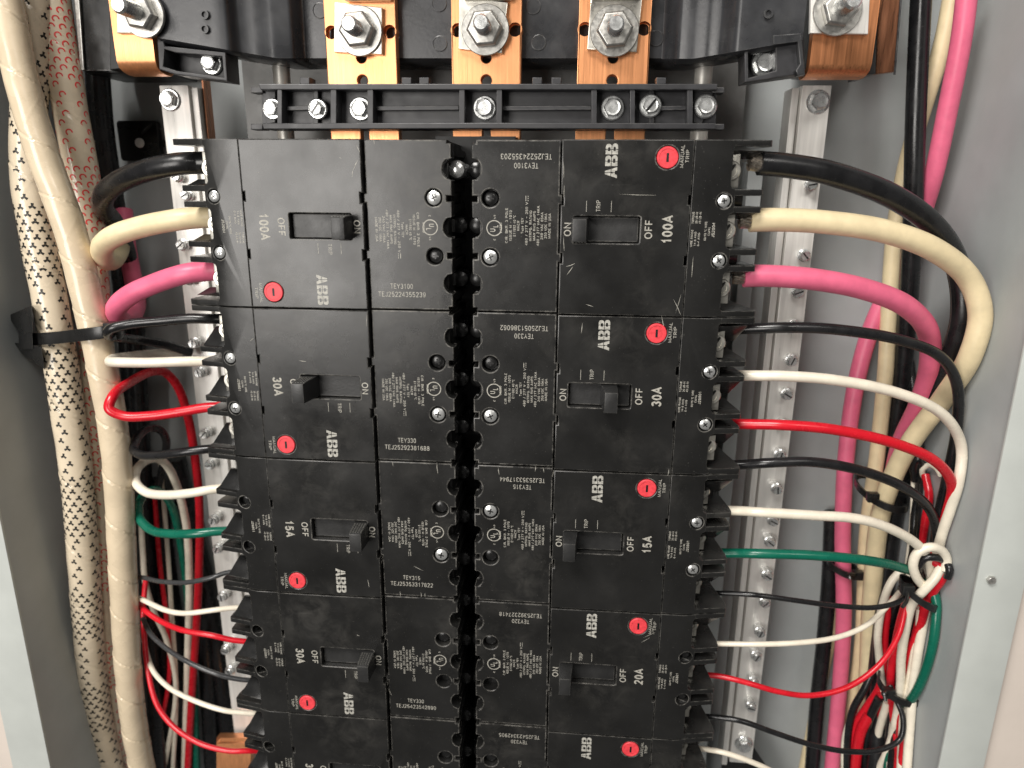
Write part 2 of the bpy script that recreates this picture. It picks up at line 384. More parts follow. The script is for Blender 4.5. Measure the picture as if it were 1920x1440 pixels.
build('end_wall', MB().box(-HW, HW, 1.6, DB - 0.3, ZT, ZT + 1.6), 'paint', enc)
build('end_wall', MB().box(-HW, HW, 1.6, DB - 0.3, ZB - 1.6, ZB), 'paint', enc)
q = P(1857, 1086, 0)
hexhead(enc, 'screw', (q.x, 0.0, q.z), 2.1, 2.2, 'zinc_dull', flange=False)
# mounting pan behind the breakers with upturned edges
pan = empty('mounting_pan', (0, 100, -150), 'dark grey hammered steel pan behind the breakers and bus bars', 'pan')
build('pan_sheet', MB().box(-140, 140, 98, 100, -560, 150), 'pan', pan)
for s in (-1, 1):
    build('pan_edge', MB().box(min(s * 142, s * 150), max(s * 142, s * 150), 84, 100, -560, -6), 'paint', pan, bevel=0.6)
build('pan_web', MB().box(-20, 20, 48, 97, -560, 4), 'case_dark', pan)

# ------------------------------------------------------------------ circuit breakers
Y_LAB, Y_MID, Y_END = 3.2, 0.0, 0.5
H2 = 37.8
POLES = (25.4, 0.0, -25.4)
def label_plate():
    pts = []                              # right-hand (centre) edge notches, from top to bottom, x = -u
    def arc(z, r=5.1, cx=-3.6):
        a0 = math.acos((cx + 4.6) / r) if abs((cx + 4.6) / r) < 1 else 0
        return [(cx - r * math.cos(t), z + r * math.sin(t)) for t in [R(80) - k * R(160) / 10 for k in range(11)]]
    edge = [(-4.6, H2 - 1.5)]
    seq = sorted([(z, 'n') for z in POLES] + [(z, 's') for z in (12.7, -12.7)], reverse=True)
    for z, k in seq:
        if k == 'n': edge += [(-4.6, z + 5.02)] + arc(z) + [(-4.6, z - 5.02)]
        else: edge += [(-4.6, z + 1.3), (-7.0, z + 1.3), (-7.0, z - 1.3), (-4.6, z - 1.3)]
    edge += [(-4.6, -H2 + 1.5), (-6.5, -H2 + 1.5), (-6.5, -H2)]
    outline = [(-43.7, -H2), (-43.7, -14.8), (-44.9, -14.8), (-44.9, -10.6), (-43.7, -10.6), (-43.7, 10.6), (-44.9, 10.6), (-44.9, 14.8), (-43.7, 14.8), (-43.7, H2), (-6.5, H2), (-6.5, H2 - 1.5)] + edge
    holes = [circle(-12.8, s * 13.0, 3.9) for s in (1, -1)]
    return plate([outline] + holes, Y_LAB, 9, 0.5)
def mid_plate():
    o = [(-44.4, -H2), (-44.4, -15), (-45.6, -15), (-45.6, -10.4), (-44.4, -10.4), (-44.4, 10.4), (-45.6, 10.4), (-45.6, 15), (-44.4, 15), (-44.4, H2),
         (-100.3, H2), (-100.3, 15), (-99.2, 15), (-99.2, 11), (-100.3, 11), (-100.3, -11), (-99.2, -11), (-99.2, -15), (-100.3, -15), (-100.3, -H2)]
    return plate([o, rrect(-79.2, -50.2, -5.7, 5.7, 0.7), circle(-89.3, -30.5, 4.75)], Y_MID, 9, 0.5)
def end_plate():
    o = [(-100.6, H2), (-100.6, -H2)]
    x = -117.0
    o += [(x, -H2), (x - 1.2, -H2 + 0.2), (x - 1.2, -H2 + 2.0), (x, -H2 + 3.4)]
    for z0 in (-12.7, 12.7):
        o += [(x, z0 - 6.8), (x - 0.6, z0 - 5.6), (x - 2.2, z0 - 4.8), (x - 2.2, z0 + 4.8), (x - 0.6, z0 + 5.6), (x, z0 + 6.8)]
    o += [(x, H2 - 3.4), (x - 1.2, H2 - 2.0), (x - 1.2, H2 - 0.2), (x, H2)]
    def warp(v):
        u = -v[0]; return (v[0], v[1] + max(0, u - 112.0) * 0.22, v[2])
    mb = plate([o] + [circle(-114.6, s * 12.8, 3.3) for s in (1, -1)], Y_END, 6, 0.3)
    # subdivide across the fold so the plate can bend there
    me = bpy.data.meshes.new('t'); me.from_pydata(mb.v, [], mb.f); bm = bmesh.new(); bm.from_mesh(me)
    bmesh.ops.bisect_plane(bm, geom=bm.verts[:] + bm.edges[:] + bm.faces[:], plane_co=(-112, 0, 0), plane_no=(1, 0, 0))
    bm.to_mesh(me); bm.free(); out = MB().add(me); bpy.data.meshes.remove(me)
    out.v = [warp(v) for v in out.v]; return out
def body_mb():
    mb = MB()
    mb.box(-110, -7.4, 9.2, 68, -H2, H2)
    for z in POLES:                       # ribs and ledges down the centre side
        mb.box(-7.6, -5.2, 13, 50, z + 6.2, z + 9.6); mb.box(-7.6, -5.2, 13, 50, z - 9.6, z - 6.2)
        mb.box(-7.6, -6.2, 20, 60, z - 3, z + 3)
    for z in (12.7, -12.7): mb.box(-7.6, -6.0, 12.5, 34, z - 2.0, z + 2.0)
    return mb
def fin_mb(z, t=1.5, top=False):
    e = -133.6 if top else -131.6
    a = [(-108, 6.8), (-117.3, 2.0), (-119.5, 2.4), (e + 0.6, 4.6), (e, 5.6), (e, 9.5), (-127.5, 38), (-108, 38)]
    return MB().hexa([(x, y, z - t / 2) for x, y in a], [(x, y, z + t / 2) for x, y in a])
def handle_mb(on):
    cu = {'on': 53.2, 'off': 75.0, 'trip': 69.0}[on]; lean = {'on': 0.4, 'off': -1.6, 'trip': -0.6}[on]
    x = -cu; mb = MB()
    f = [(x - 3.0 + lean, -12.0, -5.1), (x + 3.0 + lean, -12.0, -5.1), (x + 3.0 + lean, -12.0, 4.6), (x - 3.0 + lean, -12.0, 4.6)]
    b = [(x - 3.9, 4.2, -5.4), (x + 3.9, 4.2, -5.4), (x + 3.9, 4.2, 5.4), (x - 3.9, 4.2, 5.4)]
    return mb.hexa(f, b)
def grip_mb(on):
    """fine grip ridges on the upper side of the toggle"""
    cu = {'on': 53.2, 'off': 75.0, 'trip': 69.0}[on]; lean = {'on': 0.4, 'off': -1.6, 'trip': -0.6}[on]
    mb = MB()
    for k in range(6):
        t = 0.12 + k * 0.10; x = -cu + lean * (1 - t); y = -12.0 + 16.2 * t; z = 4.6 + 0.8 * t
        for j in range(5):
            xx = x - 2.6 + j * 1.3; mb.box(xx - 0.4, xx + 0.4, y - 0.45, y + 0.45, z - 0.2, z + 0.28)
    return mb
EX, EY = (0, 0, -1), (1, 0, 0)            # rotated lettering: reads downwards, tops towards the centre
UX, UY = (1, 0, 0), (0, 0, 1)
SPEC = ['CIR. BKR. 3 POLE', 'ISSUE M - 1070', 'E11592 40 \u00b0C', 'HACR', 'Type TEY', '480 / 277 V ~ 250 V', 'INTRPG. RATING', 'MAX RMS AMPS', '480 / 277 VAC 14KA', '240 VAC 65KA', '250 VDC 10KA', 'MADE IN USA']
def spec_mb(code):
    mb = MB(); y = Y_LAB - 0.06
    us = [20.2, 22.0, 23.8, 25.5, 27.3, 29.2, 31.0, 32.7, 34.4, 36.1, 37.8, 39.5]
    ln = [15.5, 13.5, 9.5, 4.5, 7.0, 19.0, 13.5, 13.0, 17.5, 12.0, 11.0, 11.0]
    for t, u, l in zip(SPEC, us, ln): text(mb, t, (-u, y, -1.2 if l < 18 else -2.0), EX, EY, 1.15, l, 0.012)
    for k in range(3): mb.box(-29.9 + 0.0, -29.6, y - 0.01, y, -14.2 + k * 0.9, -13.7 + k * 0.9)
    mb.box(-28.9, -28.6, y - 0.01, y, -14.2, -11.9)
    text(mb, 'LISTED', (-17.6, y, -0.2), EX, EY, 1.0, 4.6, 0.02)
    text(mb, 'c', (-14.6, y, 5.0), EX, EY, 1.4, None, 0.02); text(mb, 'us', (-14.6, y, -5.0), EX, EY, 1.2, 1.7, 0.02)
    text(mb, 'U', (-13.9, y, 0.9), EX, EY, 2.6, 1.6, 0.02); text(mb, 'L', (-15.2, y, -0.9), EX, EY, 2.6, 1.2, 0.02)
    rows = [[(-14.6 + r * math.cos(a), y, r * math.sin(a)) for a in [2 * math.pi * k / 28 for k in range(29)]] for r in (3.1, 3.55)]
    mb.quadgrid(rows)
    return mb
def end_text_mb(code):
    mb = MB(); y = Y_END - 0.06
    text(mb, 'WIRE RANGE', (-101.9, y, 3.2), EX, EY, 0.95, 7.5, 0.02); text(mb, 'TORQUE', (-101.9, y, -5.6), EX, EY, 0.95, 5.2, 0.02)
    text(mb, '14-8 AWG', (-103.4, y, 3.4), EX, EY, 0.95, 6.2, 0.02); text(mb, '35 LB-IN', (-103.4, y, -5.6), EX, EY, 0.95, 5.0, 0.02)
    text(mb, '6-4 AWG', (-104.9, y, 3.6), EX, EY, 0.95, 5.8, 0.02); text(mb, '45 LB-IN', (-104.9, y, -5.6), EX, EY, 0.95, 5.0, 0.02)
    text(mb, '60/75 \u00b0C WIRE', (-107.6, y, 0), EX, EY, 0.95, 8.2, 0.02); text(mb, 'CU/AL', (-109.1, y, 0), EX, EY, 0.95, 3.8, 0.02); text(mb, code, (-110.9, y, -0.5), EX, EY, 1.3, 6.4, 0.02)
    return mb
def amp_mb(amps): return text(MB(), amps, (-91.2, Y_MID - 0.06, -0.4), EX, EY, 4.6, 12.4 if len(amps) == 4 else 9.8, 0.03)
def off_mb(): return text(MB(), 'OFF', (-83.0, Y_MID - 0.06, -0.4), EX, EY, 3.4, 8.4, 0.008)
def on_mb(): return text(MB(), 'ON', (-47.6, Y_MID - 0.06, 0.0), EX, EY, 3.2, 6.2, 0.008)
def trip_mb():
    mb = text(MB(), 'TRIP', (-60.8, Y_MID - 0.06, -10.2), EX, EY, 1.9, 5.0)
    for u in (55.6, 66.4): mb.box(-u - 0.1, -u + 0.1, Y_MID - 0.07, Y_MID - 0.06, -12.4, -7.6)
    return mb
def manual_mb():
    mb = text(MB(), 'MANUAL', (-95.4, Y_MID - 0.06, -31.0), EX, EY, 1.5, 9.4); return text(mb, 'TRIP', (-97.6, Y_MID - 0.06, -31.0), EX, EY, 1.5, 5.4)
def serial_mb(model, serial):
    mb = MB(); y = Y_LAB - 0.06
    text(mb, model, (-28.7, y, -27.0), UX, UY, 2.4, 10.8 if len(model) > 6 else 9.2, 0.0)
    text(mb, serial, (-28.7, y, -30.8), UX, UY, 2.4, 22.6, 0.0); return mb
def logo_mb():
    """three block letters, each cut by one upright and one level hairline"""
    mb = MB(); y = Y_MID - 0.07; H = 5.2; g = 0.14
    def put(poly):                         # (along reading, up) -> local, z from the letter start
        mb_o = len(mb.v)
        mb.v += [(-65.6 - H / 2 + b, y, -21.9 - a) for a, b in poly]; mb.f.append(tuple(range(mb_o, mb_o + len(poly))))
    W = 4.6; h = H / 2                                      # A
    put([(0, 0), (1.35, 0), (1.62, 0.95), (W / 2 - g, 0.95), (W / 2 - g, 1.95), (1.92, 1.95), (2.06, h - g), (0.82, h - g)])
    put([(W, 0), (W / 2 + g, 0.95), (W - 1.62, 0.95), (W - 1.35, 0)][::1] if False else [(W - 1.35, 0), (W, 0), (W - 0.82, h - g), (W - 2.06, h - g), (W - 1.92, 1.95), (W / 2 + g, 1.95), (W / 2 + g, 0.95), (W - 1.62, 0.95)])
    put([(0.9, h + g), (2.14, h + g), (W / 2 - g, 3.3), (W / 2 - g, H), (1.62, H)])
    put([(W - 0.9, h + g), (W - 1.62, H), (W / 2 + g, H), (W / 2 + g, 3.3), (W - 2.14, h + g)])
    for s0 in (5.0, 9.8):                                   # B, twice: two stacked bowls with a deep waist
        m_ = s0 + 2.0; e = s0 + 4.45
        put([(s0, 0), (m_ - g, 0), (m_ - g, 0.95), (s0 + 1.3, 0.95), (s0 + 1.3, 1.95), (m_ - g, 1.95), (m_ - g, h - g), (s0, h - g)])
        put([(s0, h + g), (m_ - g, h + g), (m_ - g, 3.2), (s0 + 1.3, 3.2), (s0 + 1.3, H - 0.95), (m_ - g, H - 0.95), (m_ - g, H), (s0, H)])
        put([(m_ + g, 0), (e - 0.95, 0), (e - 0.35, 0.3), (e, 0.9), (e, 1.5), (e - 0.3, 2.1), (e - 0.95, h - g), (m_ + g, h - g), (m_ + g, 1.95), (e - 1.6, 1.95), (e - 1.3, 1.45), (e - 1.6, 0.95), (m_ + g, 0.95)])
        put([(m_ + g, H), (m_ + g, H - 0.95), (e - 1.75, H - 0.95), (e - 1.5, 3.7), (e - 1.75, 3.2), (m_ + g, 3.2), (m_ + g, h + g), (e - 0.95, h + g), (e - 0.45, 3.1), (e - 0.2, 3.6), (e - 0.2, 4.3), (e - 0.5, 4.9), (e - 1.1, H)])
    return mb
def lug_mb(z, y=7.0): return MB().box(-121.2, -110.2, y, y + 17, z - 7.2, z + 7.2)
def lugscrew_mb(z, y=7.0):
    mb = MB().lathe((-117.4, y, z), (0, -1, 0), [(4.3, -1), (4.3, 0.5), (3.9, 0.9), (2.6, 0.9), (2.5, 0.4)], 22); return mb
def lugslot_mb(z, y=7.0):
    q = [(-117.4 + a * 0.5 - b * 0.86, y - 0.95, z + a * 0.86 + b * 0.5) for a, b in ((-3.2, -.45), (3.2, -.45), (3.2, .45), (-3.2, .45))]
    return MB().hexa(q, [(a, b + 0.5, c) for a, b, c in q])

ZERO = Vector((0, 0, 0))
shared = {}
def part(name, key, fn, m, parent, **kw):
    """a part of a breaker; alike parts share one mesh"""
    if key in shared:
        o = bpy.data.objects.new(name, shared[key]); col.objects.link(o); o.parent = parent; return o
    o = build(name, fn(), m, parent, origin=ZERO, **kw); shared[key] = o.data; return o
def breaker(side, row, amps, state, model, serial, code, label, cent_screws, end_screws):
    zc = -38.1 - 76.2 * row
    t = empty('circuit_breaker', (0, 0, zc), label, 'circuit breaker', 'black three pole breakers in two columns')
    if side > 0: t.rotation_euler = (0, math.pi, 0)
    part('case_body', 'body', body_mb, 'case_dark', t, bevel=0.3)
    part('label_cover', 'lab', label_plate, 'case', t)
    part('face_cover', 'mid', mid_plate, 'case', t)
    part('terminal_cover', 'end', end_plate, 'case', t)
    part('handle_slide', 'slide', lambda: plate([rrect(-78.9, -50.5, -5.4, 5.4, 0.4)], 3.2, 2.0, 0.3), 'handle', t)
    h = part('toggle_handle', 'handle' + state, lambda: handle_mb(state), 'handle', t, bevel=0.6)
    part('grip', 'grip' + state, lambda: grip_mb(state), 'grip', h)
    b = part('trip_button', 'trip', lambda: MB().lathe((-89.3, 0, -30.5), (0, -1, 0), [(4.55, -6), (4.55, 0.15), (4.3, 0.42), (3.6, 0.45), (3.5, 0.28), (0.5, 0.28)], 32), 'red_button', t)
    part('slot', 'tripslot', lambda: MB().box(-89.8, -88.8, -0.33, 0.5, -32.3, -28.7), 'dark_hole', b)
    part('rating_lettering', 'amp' + amps, lambda: amp_mb(amps), 'print', t, smooth=0)
    part('off_lettering', 'off', off_mb, 'print', t, smooth=0); part('on_lettering', 'on', on_mb, 'print', t, smooth=0)
    part('trip_lettering', 'triptext', trip_mb, 'print', t, smooth=0); part('button_lettering', 'manual', manual_mb, 'print', t, smooth=0)
    part('maker_logo', 'logo', logo_mb, 'logo', t, smooth=0)
    part('approval_lettering', 'spec', lambda: spec_mb(code), 'print', t, smooth=0)
    part('wire_range_lettering', 'endt' + code, lambda: end_text_mb(code), 'print', t, smooth=0)
    part('serial_lettering', 's' + serial, lambda: serial_mb(model, serial), 'print', t, smooth=0)
    for k, s in enumerate((1, -1)):
        if cent_screws[k]:
            m_, y = ('zinc', 4.6) if cent_screws[k] == 1 else ('blackscrew', 7.0)
            o = part('screw', 'cs%d%d' % (k, cent_screws[k]), lambda: panhead_mb((-12.8, y, s * 13.0), 3.3), m_, t)
            part('recess', 'cx%d%d' % (k, cent_screws[k]), lambda: cross_mb((-12.8, 0, s * 13.0), 1.5, y - 1.62, 0.4 + k), 'blackscrew', o)
        if end_screws[k]:
            m_, y = ('zinc', 2.4) if end_screws[k] == 1 else ('blackscrew', 5.2)
            o = part('screw', 'es%d%d' % (k, end_screws[k]), lambda: panhead_mb((-114.6, y, s * 12.8), 2.7, 1.3), m_, t)
            part('recess', 'ex%d%d' % (k, end_screws[k]), lambda: cross_mb((-114.6, 0, s * 12.8), 1.2, y - 1.32, 0.7 + k), 'blackscrew', o)
    for k, z in enumerate((H2 - 1.2, 16.3, 9.1, -9.1, -16.3, -H2 + 1.2)):
        part('terminal_barrier', 'fin%d' % k, lambda: fin_mb(z, 2.7, k in (0, 5)), 'case', t, bevel=0.35)
    for k, z in enumerate((12.9, -12.9)):
        part('barrier_web', 'web%d' % k, lambda: MB().hexa([(-110, 12, z - 3.2), (-127, 22, z - 3.2), (-124, 38, z - 3.2), (-110, 38, z - 3.2)], [(-110, 12, z + 3.2), (-127, 22, z + 3.2), (-124, 38, z + 3.2), (-110, 38, z + 3.2)]), 'fin', t, bevel=0.3)
    for k, z in enumerate(POLES):
        zt = z - 5.0 if row == 0 else z + 0.5
        yt = 9.0 if row == 0 else 11.0
        part('terminal_shroud', 'shr%d%d' % (k, row == 0), lambda: MB().hexa([(-111, yt, zt), (-126.5, yt + 2.0, zt), (-131.0, 6.6, z - 8.3), (-117, 3.4, z - 8.3)],
             [(-111, yt + 2, zt), (-126.5, yt + 4.0, zt), (-131.0, 9.0, z - 8.3), (-117, 6.0, z - 8.3)]), 'fin', t, bevel=0.3)
    ly = 7.0 if row < 2 else 12.0
    for k, z in enumerate(POLES):
        o = part('terminal_lug', 'lug%d%g' % (k, ly), lambda: lug_mb(z, ly), 'lug', t, bevel=0.5)
        part('lug_screw', 'lgs%d%g' % (k, ly), lambda: lugscrew_mb(z, ly), 'lug', o)
        part('slot', 'lgx%d%g' % (k, ly), lambda: lugslot_mb(z, ly), 'dark_hole', o)
        bolt_shiny = (side < 0 and row == 0 and k == 0)
        part('bus_screw', 'bus%d%d' % (k, bolt_shiny), lambda: MB().lathe((-4.2, 16 if bolt_shiny else 24, z), (0, -1, 0), [(3.4, -26), (3.4, -3), (4.3, -3), (4.3, 0), (3.6, 1.6), (2.2, 2.4), (0.6, 2.6)], 22),
             'zinc' if bolt_shiny else 'blackscrew', t)
    return t
A, B_ = 'black breaker rated %s in the left column, %s', 'black breaker rated %s in the right column, %s'
breaker(-1, 0, '100A', 'on', 'TEY3100', 'TEJ25224355239', 'J52004', A % ('100A', 'topmost of its column'), (1, 2), (1, 1))
breaker(-1, 1, '30A', 'off', 'TEY330', 'TEJ25292381688', 'J26801', A % ('30A', 'second from the top, toggle at OFF'), (2, 1), (1, 1))
breaker(-1, 2, '15A', 'on', 'TEY315', 'TEJ25353317822', 'J26801', A % ('15A', 'above the lower 30A one'), (2, 1), (2, 2))
breaker(-1, 3, '30A', 'on', 'TEY330', 'TEJ25423542890', 'J26801', A % ('30A', 'fourth from the top, toggle at ON'), (2, 0), (0, 0))
breaker(-1, 4, '30A', 'on', 'TEY330', 'TEJ25423542904', 'J26801', 'lowest black breaker in the left column, cut off below', (2, 0), (0, 0))
breaker(1, 0, '100A', 'on', 'TEY3100', 'TEJ25224355203', 'J52004', B_ % ('100A', 'topmost of its column'), (1, 2), (1, 1))
breaker(1, 1, '30A', 'trip', 'TEY330', 'TEJ25051386062', 'J26801', B_ % ('30A', 'below the 100A one, toggle off'), (1, 2), (1, 1))
breaker(1, 2, '15A', 'on', 'TEY315', 'TEJ25353317944', 'J26801', B_ % ('15A', 'third from the top'), (2, 1), (1, 1))
breaker(1, 3, '20A', 'on', 'TEY320', 'TEJ25392327418', 'J26801', B_ % ('20A', 'fourth from the top'), (0, 2), (2, 2))
breaker(1, 4, '30A', 'on', 'TEY330', 'TEJ25423342905', 'J26801', 'lowest black breaker in the right column, cut off below', (0, 2), (0, 0))

def scuffs(t, segs):
    """thin pale nicks and scratches where the photograph shows them: photo segments and the depth of the face they are on"""
    mb = MB(); sg = -1 if abs(t.rotation_euler[1]) > 1 else 1; zc = t['o_mm'][2]
    for x0, y0, x1, y1, d in segs:
        a, b = P(x0, y0, d - 0.05), P(x1, y1, d - 0.05); n = (b - a).normalized().cross(Vector((0, 1, 0))) * random.uniform(0.09, 0.17)
        m_ = a.lerp(b, 0.5) + n * random.uniform(-1.5, 1.5)
        rows = [[a, a], [m_ - n, m_ + n], [b - n * 0.3, b + n * 0.3]]
        mb.quadgrid([[Vector((sg * p.x, p.y, sg * (p.z - zc))) for p in r] for r in rows])
    build('scuff_marks', mb, 'print', t, smooth=0, origin=ZERO)['kind'] = 'stuff'
BK_ = [o for o in col.objects if o.name.startswith('circuit_breaker')]
L0, M0 = Y_LAB, Y_MID
scuffs(BK_[0], [(668, 270, 675, 286, M0), (672, 298, 663, 318, M0), (662, 316, 660, 332, M0), (636, 295, 640, 297, M0), (484, 322, 486, 324, M0), (812, 386, 824, 388, L0), (700, 262, 702, 270, L0)])
scuffs(BK_[5], [(1266, 588, 1277, 552, M0), (1262, 560, 1276, 590, M0), (1098, 570, 1112, 575, M0), (1060, 500, 1078, 494, M0), (1062, 516, 1074, 500, M0), (1160, 364, 1230, 366, M0), (1056, 300, 1057, 334, M0), (1058, 345, 1057, 372, M0), (1300, 480, 1297, 520, M0), (1057, 440, 1058, 470, M0)])
scuffs(BK_[1], [(688, 588, 687, 612, M0), (560, 676, 574, 678, M0), (468, 640, 476, 634, M0)])
scuffs(BK_[2], [(775, 1061, 793, 1070, L0), (689, 1086, 692, 1101, M0), (750, 1108, 751, 1119, L0), (789, 1110, 790, 1120, L0), (797, 1112, 797, 1119, L0), (819, 866, 821, 888, L0), (735, 864, 737, 874, L0), (718, 1040, 714, 1066, L0)])
scuffs(BK_[3], [(728, 1274, 726, 1288, L0), (727, 1288, 734, 1304, L0), (668, 1190, 674, 1192, M0)])
scuffs(BK_[6], [(1092, 604, 1090, 625, M0), (1240, 590, 1246, 620, M0)])
scuffs(BK_[7], [(1004, 873, 1003, 884, L0), (1018, 876, 1020, 886, L0), (1038, 880, 1036, 894, M0), (1254, 878, 1252, 892, M0), (934, 876, 936, 890, L0)])
scuffs(BK_[8], [(1206, 1196, 1228, 1186, M0), (1200, 1206, 1218, 1196, M0), (1222, 1172, 1226, 1190, M0)])

# ------------------------------------------------------------------ bus bars, lugs, bracket, barrier
BD = 55.0
def bus_bar(x0, x1, cx, side_y, lab, lug, stud_tip, nut_px, barrel):
    t = empty('copper_bus_bar', P(cx, 110, BD), lab, 'bus bar', 'copper bus bars above the breakers')
    a, b = P(x0, 110, BD).x, P(x1, 110, BD).x; c = (a + b) / 2; w = b - a
    zt, zb = P(cx, -120, BD).z, -6.0
    hz1, hz2 = P(cx, 108, BD).z, P(cx, 151, BD).z; hs = P(cx, side_y, BD).z
    out = [(a, zt), (a, zb), (c - 2.1, zb), (c - 2.1, P(cx, 236, BD).z), (c + 2.1, P(cx, 236, BD).z), (c + 2.1, zb), (b, zb), (b, zt)]
    holes = [circle(c, hz1, 2.5), circle(c, hz2, 2.7), circle(a + w * 0.09, hs, 3.6), circle(b - w * 0.09, hs, 3.6)]
    build('bar', plate([out] + holes, BD, 6, 0.4), 'copper', t)
    LD = BD - 3.4
    lp = build('lug_tongue', plate([pl(lug, LD)], LD, 3.2, 0.3), 'lug', t)
    n = P(nut_px[0], nut_px[1], LD - 1)
    build('washer', MB().lathe((n.x, LD, n.z), (0, -1, 0), [(PX(41, LD), 0), (PX(41, LD), 1.2), (PX(40, LD), 1.5), (4, 1.5)], 36), 'zinc_dull', t)
    build('nut', MB().lathe((n.x, LD - 1.5, n.z), (0, -1, 0), [(PX(31, LD), 0), (PX(31, LD), 4.4), (PX(27, LD), 5.4), (3.5, 5.4)], 6, 0.35), 'zinc_dull', t, bevel=0.3)
    thr = [(3.8, 4)]
    L_ = 16.5
    for k in range(11): thr += [(3.8, 5 + k * 0.95), (3.5, 5.45 + k * 0.95)]
    thr += [(3.7, L_ - 0.9), (3.0, L_)]
    build('stud', MB().lathe((n.x, LD - 1.5, n.z), (0, -1, 0), thr, 20), 'zinc', t, smooth=50)
    # barrel of the lug above the tongue: slanted block with the cable bore
    bx = P(barrel, 0, LD); r = PX(40, LD)
    z0 = P(cx, 2, LD).z
    build('lug_barrel', MB().hexa([(bx.x - r, LD - 2, z0), (bx.x + r, LD - 2, z0), (bx.x + r, LD - 18, z0 + 14), (bx.x - r, LD - 18, z0 + 14)],
                                  [(bx.x - r, LD + 2, z0), (bx.x + r, LD + 2, z0), (bx.x + r, LD + 2, z0 + 34), (bx.x - r, LD + 2, z0 + 34)]), 'lug', t, bevel=0.6)
    st = MB()
    for k in range(7):
        for j in range(2):
            xx = bx.x - 7 + k * 2.3 + j; yy = LD - 6.5 - j * 2.6 - abs(k - 3) * -0.3
            zz = z0 + 3.0 + j * 2.4
            st.tube(catmull([(xx, yy - 1.5, zz - 1.0), (xx + 0.8, yy - 2.2, zz + 3), (xx + 1.5, yy - 1, zz + 9)], 4), 0.95, 7)
    build('conductor_strands', st, 'copper_dark', t)
bus_bar(612, 744, 678, 60, 'leftmost of the three flat copper bars above the breakers', [(627, 4), (716, 14), (716, 102), (626, 97)], (654, 47), (673, 58), 690)
bus_bar(847, 977, 911, 56, 'middle one of the three flat copper bars above the breakers', [(861, -6), (952, 4), (941, 100), (860, 91)], (897, 45), (910, 56), 915)
bus_bar(1083, 1217, 1152, 54, 'rightmost of the three flat copper bars above the breakers', [(1108, -4), (1204, -2), (1194, 98), (1101, 92)], (1153, 44), (1152, 58), 1155)

br = empty('bus_support_bracket', P(910, 200, 44), 'charcoal plastic bracket with ribs and screws clamping the three copper bars', 'bracket')
FD, BK = 40.0, 54.0
build('rail', plate([pl([(484, 157), (910, 157), (1345, 157), (1345, 168), (910, 168), (488, 168)], FD)], FD, BK - FD, 0.4), 'bracket', br)
build('rail', plate([pl([(491, 231), (910, 230), (1342, 231), (1342, 242), (910, 241), (494, 242)], FD)], FD, BK - FD, 0.4), 'bracket', br)
build('rail_floor', plate([pl([(490, 164), (1344, 163), (1342, 238), (492, 239)], BK - 4)], BK - 4, 3.6, 0.2), 'bracket', br)
for x, w_, y0 in ((524, 9, 0), (592, 9, 6), (625, 11, 0), (694, 11, 0), (866, 10, 0), (936, 10, 0), (1114, 10, 0), (1186, 9, 0), (1222, 9, 6), (1294, 10, 0)):
    build('rib', plate([pl([(x - w_ / 2, 166.5), (x + w_ / 2, 166.5), (x + w_ / 2, 232.5), (x - w_ / 2, 232.5)], FD + 0.8 + y0)], FD + 0.8 + y0, BK - FD - 5 - y0, 0.3), 'bracket', br)
for x0, x1 in ((538, 586), (706, 860), (942, 1108), (1230, 1286)):
    build('web', plate([pl([(x0, 199), (x1, 198), (x1, 206), (x0, 207)], FD + 6)], FD + 6, 4.2, 0.3), 'bracket', br)
for s, xs in ((-1, (470, 492)), (1, (1336, 1358))):
    for y0, y1 in ((163, 174), (232, 243)):
        build('foot', plate([pl([(xs[0], y0), (xs[1], y0), (xs[1], y1), (xs[0], y1)], FD + 5)], FD + 5, 9, 0.4), 'bracket', br)
    build('end_gusset', plate([pl([(492, 170), (516, 170), (516, 230), (499, 232)] if s < 0 else [(1300, 170), (1338, 172), (1316, 232), (1300, 230)], FD + 7.5)], FD + 7.5, 3, 0.3), 'bracket', br)
for x in (571, 762, 795, 1007, 1043, 1240):
    build('tab', plate([pl([(x - 9, 145), (x + 9, 145), (x + 9, 158), (x - 9, 158)], FD + 2)], FD + 2, 9, 0.4), 'bracket', br)
for x, y, d, rr, sl in ((506, 203, 47.2, 14.0, 0), (591, 203, 45.8, 13.5, 1), (672, 203, 49.8, 15.5, 0), (907, 201, 49.8, 16, 0), (1149, 201, 49.8, 16, 0), (1221, 197, 45.8, 14.5, 1), (1325, 198, 47.2, 15, 0)):
    q = P(x, y, d - 4); hexhead(br, 'screw', (q.x, d, q.z), PX(rr, d), 4.6, 'zinc', slot=bool(sl), turn=0.15 + (x % 7) * 0.1)

bar_ = empty('bus_barrier', P(910, 40, 60), 'dark moulded plastic barrier with curved ends behind the copper bars', 'barrier')
def swept(prof, vt, vb, thick=26):
    """front skin that follows a profile of (pixel x, depth), from photo row vt to vb, closed below"""
    top, bot = [], []
    for x, d in prof:
        vb_ = vb(x) if callable(vb) else vb
        a = P(x, vb_, d); b = P(x, vt, d); b.x = a.x; top.append(b); bot.append(a)
    mb = MB().quadgrid([top, bot])
    mb.quadgrid([bot, [p + Vector((0, 2.5, -1.4)) for p in bot], [p + Vector((0, thick, -1.4)) for p in bot]])
    return mb
def S(x0, d0, x1, d1, n=9): return [(x0 + (x1 - x0) * k / n, d0 + (d1 - d0) * (0.5 - 0.5 * math.cos(math.pi * k / n))) for k in range(n + 1)]
build('barrier_panel', swept([(545, 63), (575, 62.5), (600, 62), (1230, 62), (1262, 63)], -140, 109), 'moulded', bar_)
